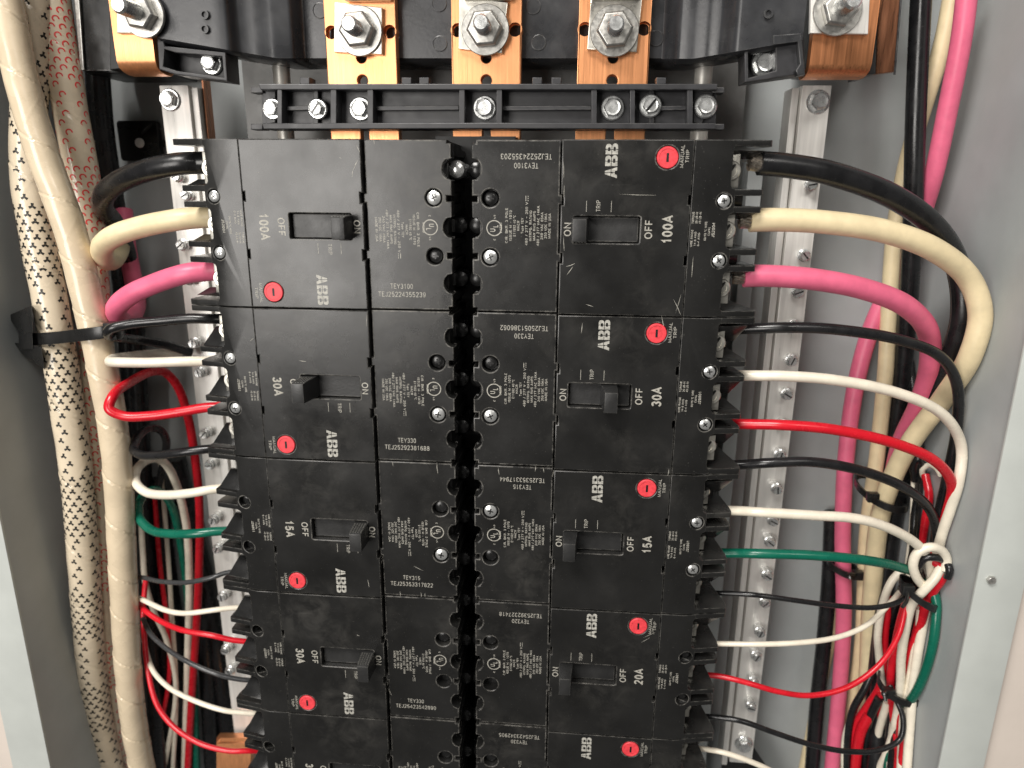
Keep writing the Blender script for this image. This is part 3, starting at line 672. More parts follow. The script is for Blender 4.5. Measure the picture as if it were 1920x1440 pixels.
build('barrier_panel', swept(S(575, 62, 545, 50) + S(520, 47, 470, 45, 6) + S(455, 44, 425, 36, 8) + [(400, 35.5), (350, 35), (296, 35)], -140, lambda x: 109 if x > 520 else 109 - (520 - x) * 0.17), 'moulded', bar_, smooth=60)
build('barrier_panel', swept(S(1240, 62, 1275, 49) + S(1290, 48, 1332, 46, 6) + S(1340, 45, 1385, 36, 8) + [(1410, 35.5), (1505, 35)], -140, lambda x: 110 if x < 1300 else 110 - (x - 1300) * 0.17), 'moulded', bar_, smooth=60)
for (x, y) in ((824, 7), (825, 82), (600, 20), (1010, 80), (1230, 72), (1000, 12)):
    q = P(x, y, 62); build('ejector_mark', MB().lathe((q.x, 62.4, q.z), (0, -1, 0), [(3.7, 0), (3.7, 0.75), (3.4, 0.85), (3.3, 0.6)], 22), 'moulded', bar_)
for (x, y) in ((385, 28), (385, 55), (1440, 26)):
    q = P(x, y, 35); build('pin_boss', MB().lathe((q.x, 35.4, q.z), (0, -1, 0), [(2.1, 0), (2.1, 1.6), (1.3, 1.6), (1.2, 0.4)], 18), 'moulded', bar_)
# pockets at the lower corners
def pocket(rim, floor, d):
    build('corner_pocket', plate([pl(rim, d), pl(floor, d)], d, 14, 0.5), 'bracket', bar_)
    build('pocket_floor', plate([pl(rim, d + 12)], d + 12, 4, 0.3), 'bracket', bar_)
pocket([(293, 60), (303, 64), (309, 86), (422, 98), (426, 152), (330, 140), (298, 130)], [(308, 92), (330, 99), (416, 106), (419, 144), (333, 133), (306, 124)], 37)
pocket([(1396, 92), (1500, 72), (1508, 68), (1508, 138), (1396, 154)], [(1403, 98), (1454, 90), (1454, 132), (1403, 146)], 37)
for x, y, rr in ((390, 117, 15), (1436, 117, 17), (1480, 116, 15)):
    q = P(x, y, 44); hexhead(bar_, 'screw', (q.x, 48.5, q.z), PX(rr, 44), 5, 'zinc' if x != 1480 else 'zinc_dull', turn=x * 0.1)
build('barrier_rim', plate([pl([(1450, 66), (1502, 62), (1510, 140), (1496, 142), (1492, 132), (1500, 120), (1496, 78), (1450, 84)], 33)], 33, 5, 0.4), 'moulded', bar_)

def side_lug(px, plate_px, nut, lab, edge, extra):
    t = empty('copper_side_strap', P((px[0] + px[1]) / 2, 90, 36), lab, 'copper strap', 'bent copper straps at the upper corners')
    D0 = 36.0
    rows = []
    for v, d in ((-140, 36), (px[2], 36), (px[3] - 22, 36.2), (px[3] - 10, 37.5), (px[3] - 3, 41), (px[3], 45), (px[3], 50)):
        zz = P(px[0], v, 36).z if d < 42 else P(px[0], px[3], 36).z
        rows.append([(P(px[0], px[3], 36).x, d, zz), (P(px[1], px[3], 36).x, d, zz)])
    fr = MB().quadgrid([[Vector(p) for p in r] for r in rows])
    bk = [[Vector(p) + Vector((0, 5, 3.5 if i > 3 else 0)) for p in r] for i, r in enumerate(rows)]
    n = len(fr.v); k = 2
    fr.quadgrid(bk)
    for i in range(len(rows) - 1):
        for j in (0, 1):
            a = i * 2 + j; fr.f.append((a, a + 2, n + a + 2, n + a))
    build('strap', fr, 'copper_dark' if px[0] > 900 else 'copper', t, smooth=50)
    LD = 33.0
    build('lug_tongue', plate([pl(plate_px, LD)], LD, 2.8, 0.4), 'lug' if px[0] < 900 else 'alu', t)
    n_ = P(nut[0], nut[1], LD - 2)
    build('washer', MB().lathe((n_.x, LD, n_.z), (0, -1, 0), [(PX(39, LD), 0), (PX(39, LD), 1.2), (PX(38, LD), 1.5), (4, 1.5)], 36), 'zinc_dull', t)
    build('nut', MB().lathe((n_.x, LD - 1.5, n_.z), (0, -1, 0), [(PX(29, LD), 0), (PX(29, LD), 4.0), (PX(25, LD), 5.0), (3.5, 5)], 6, 0.1), 'zinc_dull', t, bevel=0.3)
    build('stud', MB().lathe((n_.x, LD - 1.5, n_.z), (0, -1, 0), [(3.8, 3)] + [(3.8 - 0.3 * (k % 2), 5 + k * 0.7) for k in range(19)] + [(3.0, 19)], 20), 'zinc', t, smooth=50)
    for nm, poly, d, th, m_ in extra:
        build(nm, plate([pl(poly, d)], d, th, 0.4), m_, t)
side_lug((221, 293, 62, 136), [(216, -60), (291, -60), (291, 62), (219, 62)], (266, 26), 'bent copper strap under a bolted lug at the upper left corner', 0,
         [('insulating_shield', [(203, -60), (219, -60), (226, 128), (206, 131)], 44, 26, 'dark_hole'), ('rear_shield', [(149, -60), (207, -60), (212, 133), (156, 133)], 58, 5, 'fin'), ('shield_edge', [(134, -60), (144, -60), (157, 131), (150, 133)], 56, 1.2, 'zinc_dull')])
side_lug((1516, 1632, 52, 142), [(1522, -60), (1634, -60), (1628, 64), (1519, 62)], (1572, 18), 'bent copper strap under a bolted lug at the upper right corner', 0,
         [('insulating_shield', [(1634, -60), (1650, -60), (1642, 138), (1628, 140)], 44, 26, 'tie'), ('rear_strap', [(1650, -60), (1690, -60), (1680, 134), (1642, 139)], 66, 5, 'copper_brown'), ('shield_edge', [(1693, -60), (1697, -60), (1680, 140), (1676, 140)], 60, 1.2, 'moulded')])
mnt = MB(); mnt.box(P(150, 0, 80).x, P(300, 0, 80).x, 76, 112, P(200, 140, 80).z, 150)
tag(build('terminal_housing', mnt, 'case_dark', bevel=1), 'black plastic housing behind the upper left copper strap', 'housing')
mnt = MB(); mnt.box(P(1530, 0, 80).x, P(1672, 0, 80).x, 76, 112, P(1600, 132, 80).z, 150)
tag(build('terminal_housing', mnt, 'case_dark', bevel=1), 'black plastic housing behind the upper right copper strap', 'housing')

for (x, y0, y1, lab) in ((526, 112, 258, 'aluminium standoff post beside the leftmost copper bar'), (1322, 96, 262, 'aluminium standoff post beside the rightmost copper bar')):
    a = P(x, y0, 72); b = P(x, y1, 72)
    mb = MB().lathe((a.x, 72, b.z - 6), (0, 0, 1), [(PX(15, 72), 0), (PX(15, 72), (a.z - b.z) + 16), (PX(13, 72), (a.z - b.z) + 18)], 24)
    tag(build('standoff_post', mb, 'post'), lab, 'post', 'standoff posts behind the bracket')

# ------------------------------------------------------------------ neutral bars
def neutral(side, lab, xs, D, screws, top, bot, bolts):
    t = empty('terminal_bar', P(xs[1], 700, D), lab, 'terminal bar', 'aluminium terminal bars beside the breakers')
    l = P(xs[0], top, D).x; r = P(xs[1], top, D).x
    zt = P(xs[0], top, D).z; zb = P(xs[2], bot, D).z
    build('bar', MB().box(l, r, D, D + 9, zb, zt), 'alu', t, bevel=0.5)
    build('mounting_strip', MB().box(l - 4.5 if side > 0 else r + 1.0, l - 1.0 if side > 0 else r + 4.5, D + 1.5, D + 16, zb - 4, zt - 1), 'alu', t, bevel=0.4)
    if side < 0: build('copper_edge', MB().box(r + 4.9, r + 5.8, D + 6, D + 14, zb, zt + 6), 'copper_brown', t)
    for (x, y) in bolts:
        q = P(x, y, D - 3); hexhead(t, 'bolt', (q.x, D, q.z), PX(15, D), 4.4, 'zinc', turn=0.5)
    for (x, y, l_) in screws:
        l_ = 4.5 + l_ * 0.35
        q = P(x, y, D - l_); c = (q.x, D, q.z)
        mb = MB().lathe(c, (0, -1, 0), [(3.0, 0), (3.0, l_ - 4.2), (3.4, l_ - 4.0), (3.4, l_ - 3.0), (2.7, l_ - 2.6), (2.7, l_ - 0.5), (2.3, l_), (0.4, l_ - 0.1)], 16)
        o = build('terminal_screw', mb, 'zinc', t)
        a = random.uniform(0, 3); e1 = Vector((math.cos(a), 0, math.sin(a))); e2 = Vector((-e1.z, 0, e1.x)); cc = Vector((c[0], D - l_ - 0.06, c[2]))
        q4 = [cc + e1 * i + e2 * j for i, j in ((-2.2, -.35), (2.2, -.35), (2.2, .35), (-2.2, .35))]
        build('slot', MB().hexa(q4, [p + Vector((0, 0.4, 0)) for p in q4]), 'blackscrew', o, origin=Vector(t['o_mm']))
rs = [(1525, 346, 5), (1511, 480, 5), (1499, 549, 6), (1491, 612, 6), (1487, 678, 7), (1478, 742, 8), (1470, 800, 8), (1465, 856, 9), (1459, 920, 10), (1452, 980, 10), (1446, 1020, 10), (1441, 1083, 11), (1436, 1134, 11), (1427, 1190, 11), (1420, 1235, 11), (1415, 1283, 11), (1410, 1330, 11)]
neutral(1, 'aluminium terminal bar with a row of screws behind the right hand wires', (1505, 1560, 1411), 74, rs, 160, 1432, [(1537, 190), (1396, 1400)])
ls = [(328, 330, 5), (345, 366, 5), (337, 460, 7), (349, 525, 7), (360, 645, 8), (371, 700, 9), (380, 816, 10), (390, 874, 10), (397, 978, 11), (405, 1032, 11), (414, 1122, 11), (420, 1222, 11), (428, 1262, 11)]
neutral(-1, 'aluminium terminal bar with a row of screws behind the left hand wires', (298, 352, 410), 74, ls, 160, 1440, [(314, 186)])

# ------------------------------------------------------------------ wires
def wire(color, width, pts, label, group, name='wire', per=9, n=14, m=None, cat='wire', strands=None):
    """pts: (photo x, photo y, depth); width = thickness in mm"""
    if not strands and group in (GL, GR) and 'sleeve' not in label and 'partly' not in label:
        sg = -1 if group == GR else 1     # start inside the terminal, behind its shroud
        (x0, y0, d0), (x1, y1, d1) = pts[0], pts[1]
        pts = [(x0 + sg * 46, y0 + (y0 - y1) * 0.2, 25), (x0 + sg * 16, y0, 21), (x0 * 0.7 + x1 * 0.3, y0 * 0.7 + y1 * 0.3, d0 + 6), (x1, y1, d1 + 2)] + pts[2:]
    fit = []
    for x, y, d in pts:                   # stay clear of the side walls and the back panel
        d = min(d, DB - width / 2 - 0.3)
        while abs(P(x, y, d).x) > HW - width / 2 - 0.6 and d > -10: d -= 1
        fit.append((x, y, d))
    pts = fit
    p = catmull([P(*q) for q in pts], per)
    o = build(name, MB().tube(p, width / 2, n), m or ('w_' + color), smooth=60)
    tag(o, label, cat, group)
    if strands:
        a = p[0]; d = (p[0] - p[3]).normalized(); mb = MB(); e1 = d.orthogonal().normalized(); e2 = d.cross(e1)
        for k in range(12):
            th = k * math.pi / 6; rr = width * 0.30; q0 = a + (e1 * math.cos(th) + e2 * math.sin(th)) * rr; q1 = a + d * strands + (e1 * math.cos(th + 0.7) + e2 * math.sin(th + 0.7)) * rr * 0.9
            mb.tube([q0 - d, q0.lerp(q1, 0.5), q1], width * 0.085, 6)
        build('conductor_strands', mb, 'strand', o, origin=Vector([c / MM for c in o.location]))
    return o
GL, GR, GV = 'wires from the left breakers', 'wires from the right breakers', 'cables running down the right gutter'
# right side, from the lugs outwards
wire('black', 10.6, [(1424, 306, 14), (1470, 310, 15), (1560, 326, 18), (1680, 372, 26), (1758, 432, 36), (1798, 510, 50), (1803, 600, 62), (1772, 690, 66), (1728, 790, 74), (1690, 900, 82), (1664, 1050, 92), (1652, 1250, 102), (1640, 1480, 106)], 'thick black cable from the right 100A breaker bending down the gutter', GR, strands=4.5)
wire('cream', 10.6, [(1406, 413, 14), (1450, 412, 14), (1540, 416, 16), (1660, 434, 20), (1755, 470, 26), (1818, 525, 34), (1838, 590, 42), (1818, 670, 50), (1770, 745, 58), (1700, 842, 66), (1655, 950, 74), (1636, 1100, 82), (1628, 1250, 88), (1620, 1480, 90)], 'thick cream cable from the right 100A breaker in a wide bend', GR, strands=4.5)
wire('pink', 10.2, [(1394, 518, 14), (1430, 517, 14), (1520, 523, 17), (1620, 542, 24), (1700, 575, 34), (1740, 622, 46), (1742, 690, 58), (1722, 760, 70), (1690, 830, 84), (1670, 930, 98), (1660, 1100, 104)], 'thick pink cable from the right 100A breaker', GR, strands=4.5)
wire('black', 5.2, [(1398, 617, 12), (1470, 614, 13), (1560, 617, 16), (1690, 638, 22), (1765, 670, 28), (1795, 725, 36), (1793, 810, 46), (1775, 900, 58), (1758, 980, 52), (1742, 1100, 50), (1714, 1180, 54), (1690, 1250, 57), (1672, 1340, 64), (1662, 1480, 70)], 'black wire leaving the upper pole of the right 30A breaker', GR)
wire('white', 5.2, [(1398, 704, 12), (1470, 705, 12), (1560, 712, 14), (1680, 736, 18), (1765, 775, 24), (1802, 835, 32), (1798, 900, 42), (1780, 960, 52), (1765, 1005, 44), (1745, 1100, 46), (1724, 1180, 47), (1710, 1260, 48), (1696, 1340, 50), (1688, 1480, 52)], 'cream white wire leaving the middle pole of the right 30A breaker', GR)
wire('red', 5.2, [(1395, 795, 12), (1470, 797, 12), (1560, 805, 14), (1680, 832, 18), (1755, 866, 24), (1785, 910, 32), (1775, 965, 42), (1755, 1030, 46), (1736, 1120, 48), (1712, 1220, 51), (1694, 1320, 54), (1682, 1480, 58)], 'bright red wire leaving the lower pole of the right 30A breaker', GR)
wire('black', 5.0, [(1385, 872, 12), (1440, 868, 12), (1520, 866, 14), (1620, 884, 20), (1705, 920, 28), (1748, 965, 38), (1757, 1020, 40), (1744, 1100, 48), (1722, 1190, 54), (1698, 1290, 60), (1676, 1400, 68), (1668, 1480, 70)], 'black wire leaving the upper pole of the right 15A breaker', GR)
wire('white', 5.0, [(1376, 957, 12), (1420, 960, 12), (1520, 966, 13), (1610, 973, 16), (1680, 996, 22), (1730, 1032, 30), (1745, 1075, 36), (1734, 1150, 42), (1720, 1230, 45), (1712, 1290, 47), (1704, 1390, 51), (1698, 1480, 53)], 'cream white wire leaving the middle pole of the right 15A breaker', GR)
wire('green', 5.0, [(1368, 1037, 12), (1420, 1038, 12), (1520, 1041, 13), (1620, 1050, 18), (1688, 1064, 30), (1730, 1082, 39), (1753, 1118, 42), (1754, 1170, 43), (1744, 1230, 45), (1722, 1290, 50), (1690, 1340, 60), (1670, 1400, 72), (1660, 1480, 80)], 'green wire leaving the lower pole of the right 15A breaker', GR)
q = [P(1750, 1158, 43.4), P(1748, 1170, 44.4)]
tag(build('wire_marker', MB().tube(catmull([P(1755.2, 1157, 42.2), P(1755, 1164, 42.4), P(1754, 1171, 42.6)], 4), 2.9, 16), 'zinc_dull'), 'grey marker band around the green wire at right', 'marker band')
wire('black', 2.7, [(1362, 1112, 12), (1420, 1116, 13), (1500, 1127, 16), (1570, 1136, 20), (1640, 1139, 24), (1685, 1128, 30), (1708, 1105, 40), (1725, 1060, 56)], 'thin black wire leaving the upper pole of the right 20A breaker', GR)
wire('white', 2.9, [(1352, 1207, 12), (1420, 1208, 13), (1500, 1205, 16), (1570, 1195, 22), (1625, 1172, 30), (1660, 1140, 38), (1690, 1105, 50), (1712, 1060, 66)], 'thin white wire leaving the middle pole of the right 20A breaker', GR)
wire('red', 3.0, [(1340, 1265, 12), (1400, 1280, 13), (1460, 1297, 15), (1520, 1304, 18), (1590, 1288, 22), (1650, 1245, 27), (1685, 1190, 32), (1700, 1130, 38), (1715, 1090, 46)], 'thin red wire leaving the lower pole of the right 20A breaker', GR)
wire('black', 3.0, [(1336, 1343, 12), (1390, 1352, 13), (1450, 1373, 15), (1520, 1396, 18), (1590, 1409, 22), (1650, 1406, 26), (1688, 1385, 30), (1693, 1345, 34), (1682, 1315, 38), (1668, 1285, 44)], 'thin black wire looping at the lower right of the panel', GR)
wire('white', 3.0, [(1330, 1404, 10), (1380, 1418, 12), (1440, 1442, 16), (1500, 1475, 22)], 'thin white wire leaving the lowest right breaker', GR)
# verticals in the right gutter
wire('black', 10.0, [(1730, -60, 84), (1722, 100, 84), (1716, 250, 85), (1712, 400, 88), (1704, 560, 92), (1690, 720, 96), (1668, 900, 100), (1660, 1100, 102), (1640, 1300, 104), (1630, 1480, 104)], 'thick black cable straight down the right gutter from the top', GV)
wire('cream', 8.9, [(1795, -60, 88), (1768, 80, 92), (1735, 190, 98), (1702, 300, 101), (1678, 430, 101), (1668, 560, 100), (1660, 700, 98), (1645, 850, 98), (1625, 1000, 98), (1616, 1200, 98), (1600, 1320, 100), (1585, 1480, 102)], 'thick cream cable behind the black one down the right gutter', GV)
wire('pink', 9.7, [(1818, -60, 72), (1803, 70, 74), (1778, 200, 80), (1750, 330, 88), (1718, 430, 98), (1672, 530, 106), (1632, 620, 104), (1605, 720, 102), (1586, 860, 100), (1580, 1000, 98), (1582, 1150, 96), (1575, 1280, 94), (1556, 1480, 92)], 'thick pink cable down the right gutter from the top', GV)
wire('black', 9.6, [(1560, 960, 108), (1555, 1080, 106), (1545, 1200, 104), (1532, 1320, 102), (1520, 1480, 100)], 'thick black cable left of the pink one at lower right', GV)
wire('cream', 7.5, [(1580, 1090, 111), (1552, 1220, 111), (1520, 1380, 111), (1500, 1480, 111)], 'cream cable half hidden behind the black one at lower right', GV)
wire('black', 5.2, [(1735, 900, 100), (1722, 1050, 100), (1690, 1200, 100), (1660, 1330, 100), (1640, 1480, 100)], 'black wire at the back of the right hand bundle', GV)
wire('black', 5.2, [(1700, 640, 106), (1720, 800, 106), (1728, 950, 106), (1700, 1100, 106), (1665, 1300, 106), (1650, 1480, 106)], 'second black wire at the back of the right hand bundle', GV)
# small bundle with loops at lower right
GB = 'small wires of the tied bundle at lower right'
wire('white', 4.8, [(1765, 1063, 30), (1752, 1085, 29), (1733, 1106, 30), (1712, 1130, 34), (1700, 1170, 38), (1690, 1230, 40), (1688, 1290, 42), (1680, 1350, 46), (1664, 1410, 50), (1632, 1470, 56)], 'white wire leading down from the tied knot at right', GB)
wire('red', 5.0, [(1748, 1050, 33), (1764, 1062, 31), (1766, 1082, 31), (1752, 1104, 33), (1736, 1134, 37), (1724, 1180, 41), (1708, 1220, 44), (1700, 1280, 46), (1698, 1350, 48), (1694, 1410, 50), (1682, 1480, 54)], 'red wire curling out of the tied knot at right', GB)
wire('white', 4.8, [(1738, 1104, 34), (1720, 1085, 31), (1712, 1058, 29), (1721, 1036, 28), (1743, 1026, 27), (1765, 1032, 28), (1775, 1050, 31), (1772, 1070, 37)], 'white wire looped round the knot at right', GB)
wire('black', 4.0, [(1730, 1078, 36), (1725, 1060, 31), (1735, 1046, 29), (1752, 1045, 28), (1770, 1052, 30), (1780, 1066, 35), (1776, 1084, 40)], 'black wire curling over the knot at right', GB)
wire('white', 4.4, [(1690, 1070, 56.1), (1672, 1090, 55), (1656, 1130, 55), (1646, 1190, 56.1), (1650, 1250, 58.3), (1652, 1300, 61.6), (1630, 1340, 63.8), (1600, 1350, 66), (1586, 1380, 67.1), (1584, 1480, 68.2)], 'white wire bowing out left of the tied bundle', GB)
wire('red', 4.4, [(1668, 1120, 59.4), (1660, 1180, 59.4), (1656, 1250, 60.5), (1648, 1290, 61.6), (1622, 1330, 63.8), (1603, 1360, 64.9), (1600, 1400, 66), (1602, 1480, 67.1)], 'red wire bowing left beside the white one in the bundle', GB)
wire('red', 6.0, [(1640, 1330, 68.2), (1618, 1360, 67.1), (1606, 1400, 67.1), (1600, 1480, 67.1)], 'wider red wire at the bottom of the tied bundle', GB)
wire('white', 4.8, [(1726, 1140, 40), (1724, 1190, 42), (1717, 1250, 44), (1708, 1300, 46), (1698, 1350, 50), (1690, 1420, 56)], 'short white wire right of the red one above the lower tie', GB)
wire('black', 4.4, [(1640, 1250, 66), (1622, 1290, 63.8), (1600, 1330, 63.8), (1590, 1380, 64.9), (1588, 1480, 66)], 'black wire bowing left of the tied bundle', GB)
wire('red', 4.2, [(1652, 1300, 58.3), (1652, 1350, 59.4), (1655, 1400, 60.5), (1660, 1480, 61.6)], 'red wire straight below the lower tie', GB)
wire('white', 4.4, [(1672, 1310, 56.1), (1676, 1350, 59.4), (1668, 1400, 62.7), (1672, 1480, 64.9)], 'white wire straight below the lower tie', GB)
wire('black', 4.6, [(1716, 900, 69.3), (1714, 870, 66), (1722, 860, 63.8), (1728, 880, 66), (1716, 960, 70.4), (1712, 1060, 70.4)], 'black wire hooked behind the red bend at right', GB)
wire('white', 3.0, [(1732, 900, 67.1), (1730, 880, 63.8), (1742, 872, 61.6), (1756, 878, 63.8), (1764, 890, 67.1)], 'short white wire hooked behind the red bend at right', GB)
wire('red', 4.4, [(1735, 890, 66), (1742, 930, 66), (1736, 970, 67.1), (1728, 1020, 68.2)], 'thin red wire standing behind the black bend at right', GB)
wire('white', 2.2, [(1712, 900, 70.4), (1710, 960, 69.3), (1706, 1010, 69.3), (1700, 1060, 69.3)], 'thin bare wire standing behind the white bend at right', GB)
wire('black', 7.0, [(1640, 1350, 72.6), (1640, 1400, 71.5), (1632, 1480, 71.5)], 'black cable stub between red wires at the bottom', GB)

wire('red', 4.6, [(1706, 1112, 38), (1690, 1160, 44), (1678, 1215, 48), (1670, 1270, 50), (1674, 1330, 52), (1684, 1400, 54), (1690, 1480, 56)], 'red wire running straight through both lower ties', GB)
wire('black', 5.0, [(1694, 1100, 48), (1674, 1150, 60), (1662, 1220, 70), (1668, 1290, 72), (1678, 1360, 66), (1682, 1420, 64), (1684, 1480, 62)], 'black wire running straight through both lower ties', GB)
wire('white', 4.6, [(1664, 1316, 54), (1648, 1370, 58), (1640, 1420, 62), (1610, 1480, 66)], 'white wire spreading left below the lower tie', GB)
wire('red', 6.2, [(1630, 1340, 60), (1614, 1372, 60), (1606, 1420, 62), (1602, 1480, 64)], 'thick red wire spreading left below the lower tie', GB)
wire('black', 5.0, [(1648, 1310, 56), (1630, 1350, 60), (1622, 1410, 64), (1622, 1480, 66)], 'black wire spreading left below the lower tie', GB)

# left side
wire('black', 10.6, [(384, 305, 14), (340, 307, 15), (285, 317, 18), (228, 338, 26), (196, 364, 36), (193, 392, 50), (212, 415, 66), (236, 470, 84), (250, 560, 96), (262, 760, 100), (275, 1000, 100), (300, 1480, 100)], 'thick black cable hooking back from the left 100A breaker', GL)
wire('cream', 10.6, [(396, 406, 13), (340, 411, 14), (270, 424, 17), (220, 440, 17), (193, 460, 23), (195, 485, 36), (210, 488, 52), (222, 472, 70), (228, 448, 88)], 'thick cream cable hooking back from the left 100A breaker', GL)
wire('pink', 10.2, [(404, 506, 13), (350, 513, 14), (295, 530, 18), (246, 552, 19), (219, 576, 24), (225, 599, 38), (244, 594, 54), (256, 572, 70), (250, 525, 84), (238, 460, 90), (232, 395, 98)], 'thick pink cable curling back from the left 100A breaker', GL)
wire('black', 5.2, [(408, 598, 11), (360, 597, 13), (300, 602, 14), (240, 608, 12), (208, 617, 10), (203, 627, 14), (222, 633, 26), (250, 636, 44), (310, 646, 60), (360, 662, 68)], 'black wire doubling back from the upper pole of the left 30A breaker', GL)
wire('white', 5.2, [(398, 677, 13), (340, 678, 14), (270, 680, 14), (218, 679, 12), (207, 678, 14), (212, 673, 22), (236, 669, 36), (280, 664, 56), (340, 660, 72)], 'cream white wire doubling back from the left 30A breaker', GL)
wire('red', 5.2, [(398, 762, 13), (340, 772, 15), (280, 780, 15), (232, 780, 13), (205, 766, 12), (212, 742, 16), (245, 716, 34), (285, 697, 56), (312, 700, 70), (334, 726, 76), (352, 780, 82), (366, 860, 86), (374, 950, 88), (372, 1100, 90), (360, 1300, 94), (350, 1480, 96)], 'bright red wire looped out of the left 30A breaker', GL)
wire('black', 4.8, [(404, 840, 12), (350, 847, 14), (300, 853, 18), (264, 853, 22), (251, 844, 26), (258, 820, 38), (280, 803, 54), (300, 806, 64), (312, 826, 74), (308, 860, 82), (295, 920, 88)], 'black wire looped out of the left breakers above the white loop', GL)
wire('white', 5.0, [(412, 915, 12), (360, 924, 14), (310, 928, 18), (272, 922, 23), (254, 902, 29), (258, 878, 38), (278, 862, 50), (300, 862, 62), (318, 880, 72), (332, 912, 78), (345, 960, 84), (352, 1010, 88), (355, 1100, 92), (350, 1300, 98), (345, 1480, 100)], 'cream white wire looped out of the left 15A breaker', GL)
wire('green', 5.0, [(416, 995, 12), (370, 1000, 14), (320, 1001, 18), (284, 994, 24), (262, 972, 30), (260, 948, 38), (272, 926, 50), (296, 920, 66), (320, 945, 80), (335, 1000, 90), (350, 1100, 96), (362, 1260, 98), (370, 1480, 100)], 'green wire looped out of the left 15A breaker', GL)
wire('grey', 2.7, [(432, 1071, 12), (400, 1082, 13), (350, 1092, 16), (300, 1090, 22), (268, 1083, 32), (240, 1082, 44)], 'thin dark grey wire leaving the left 15A breaker', GL)
wire('white', 3.0, [(440, 1139, 12), (400, 1144, 13), (345, 1150, 16), (310, 1144, 20), (275, 1128, 26), (262, 1122, 34)], 'thin white wire sagging from the upper pole of the fourth left breaker', GL)
wire('red', 3.2, [(448, 1203, 12), (400, 1192, 14), (340, 1181, 18), (300, 1164, 24), (270, 1143, 30), (262, 1132, 40)], 'thin red wire from the middle pole of the fourth left breaker', GL)
wire('grey', 2.8, [(456, 1276, 12), (410, 1265, 14), (360, 1245, 18), (315, 1218, 24), (282, 1188, 32), (268, 1160, 44)], 'thin dark grey wire from the lower pole of the fourth left breaker', GL)
wire('white', 3.0, [(468, 1338, 12), (420, 1332, 14), (365, 1314, 18), (318, 1290, 23), (290, 1262, 30), (278, 1235, 40), (270, 1200, 52)], 'thin white wire curving down to the lowest left breaker', GL)
wire('red', 3.2, [(476, 1408, 10), (430, 1408, 12), (375, 1394, 15), (325, 1362, 20), (294, 1320, 26), (278, 1260, 34), (271, 1200, 42), (269, 1140, 50), (274, 1080, 60)], 'thin red wire curving down to the lowest left breaker', GL)
GD = 'dark cables in the left gutter'
wire('black', 13, [(330, 860, 111), (352, 960, 111), (392, 1120, 111), (418, 1280, 110), (438, 1480, 108)], 'thick black cable half hidden behind the left terminal bar', GD)
wire('black', 13, [(182, 120, 92), (192, 250, 94), (215, 400, 100), (235, 560, 106), (255, 800, 108), (280, 1000, 108), (300, 1200, 106), (320, 1480, 104)], 'thick black cable behind the red marked sleeve at left', GD)
wire('black', 13, [(290, 900, 110), (310, 1050, 109), (330, 1200, 108), (350, 1480, 106)], 'thick black cable in the lower left gutter nearest the sleeves', GD)
wire('black', 13, [(345, 940, 110), (362, 1050, 110), (385, 1200, 108), (402, 1480, 106)], 'thick black cable in the lower left gutter nearest the terminal bar', GD)
wire('white', 3.2, [(300, 860, 104), (312, 1000, 98), (322, 1150, 92), (330, 1300, 92), (322, 1480, 92)], 'thin pale wire standing among the dark left gutter cables', GD)
wire('red', 3.2, [(290, 930, 100), (300, 1060, 92), (312, 1160, 90), (318, 1260, 90), (300, 1380, 92), (296, 1480, 92)], 'thin dark red wire standing among the dark left gutter cables', GD)
wire('white', 3.6, [(262, 940, 70), (268, 1040, 68), (272, 1090, 66), (290, 1150, 74), (312, 1200, 84), (330, 1290, 90), (300, 1480, 90)], 'pale wire bowing among the dark left gutter cables', GD)

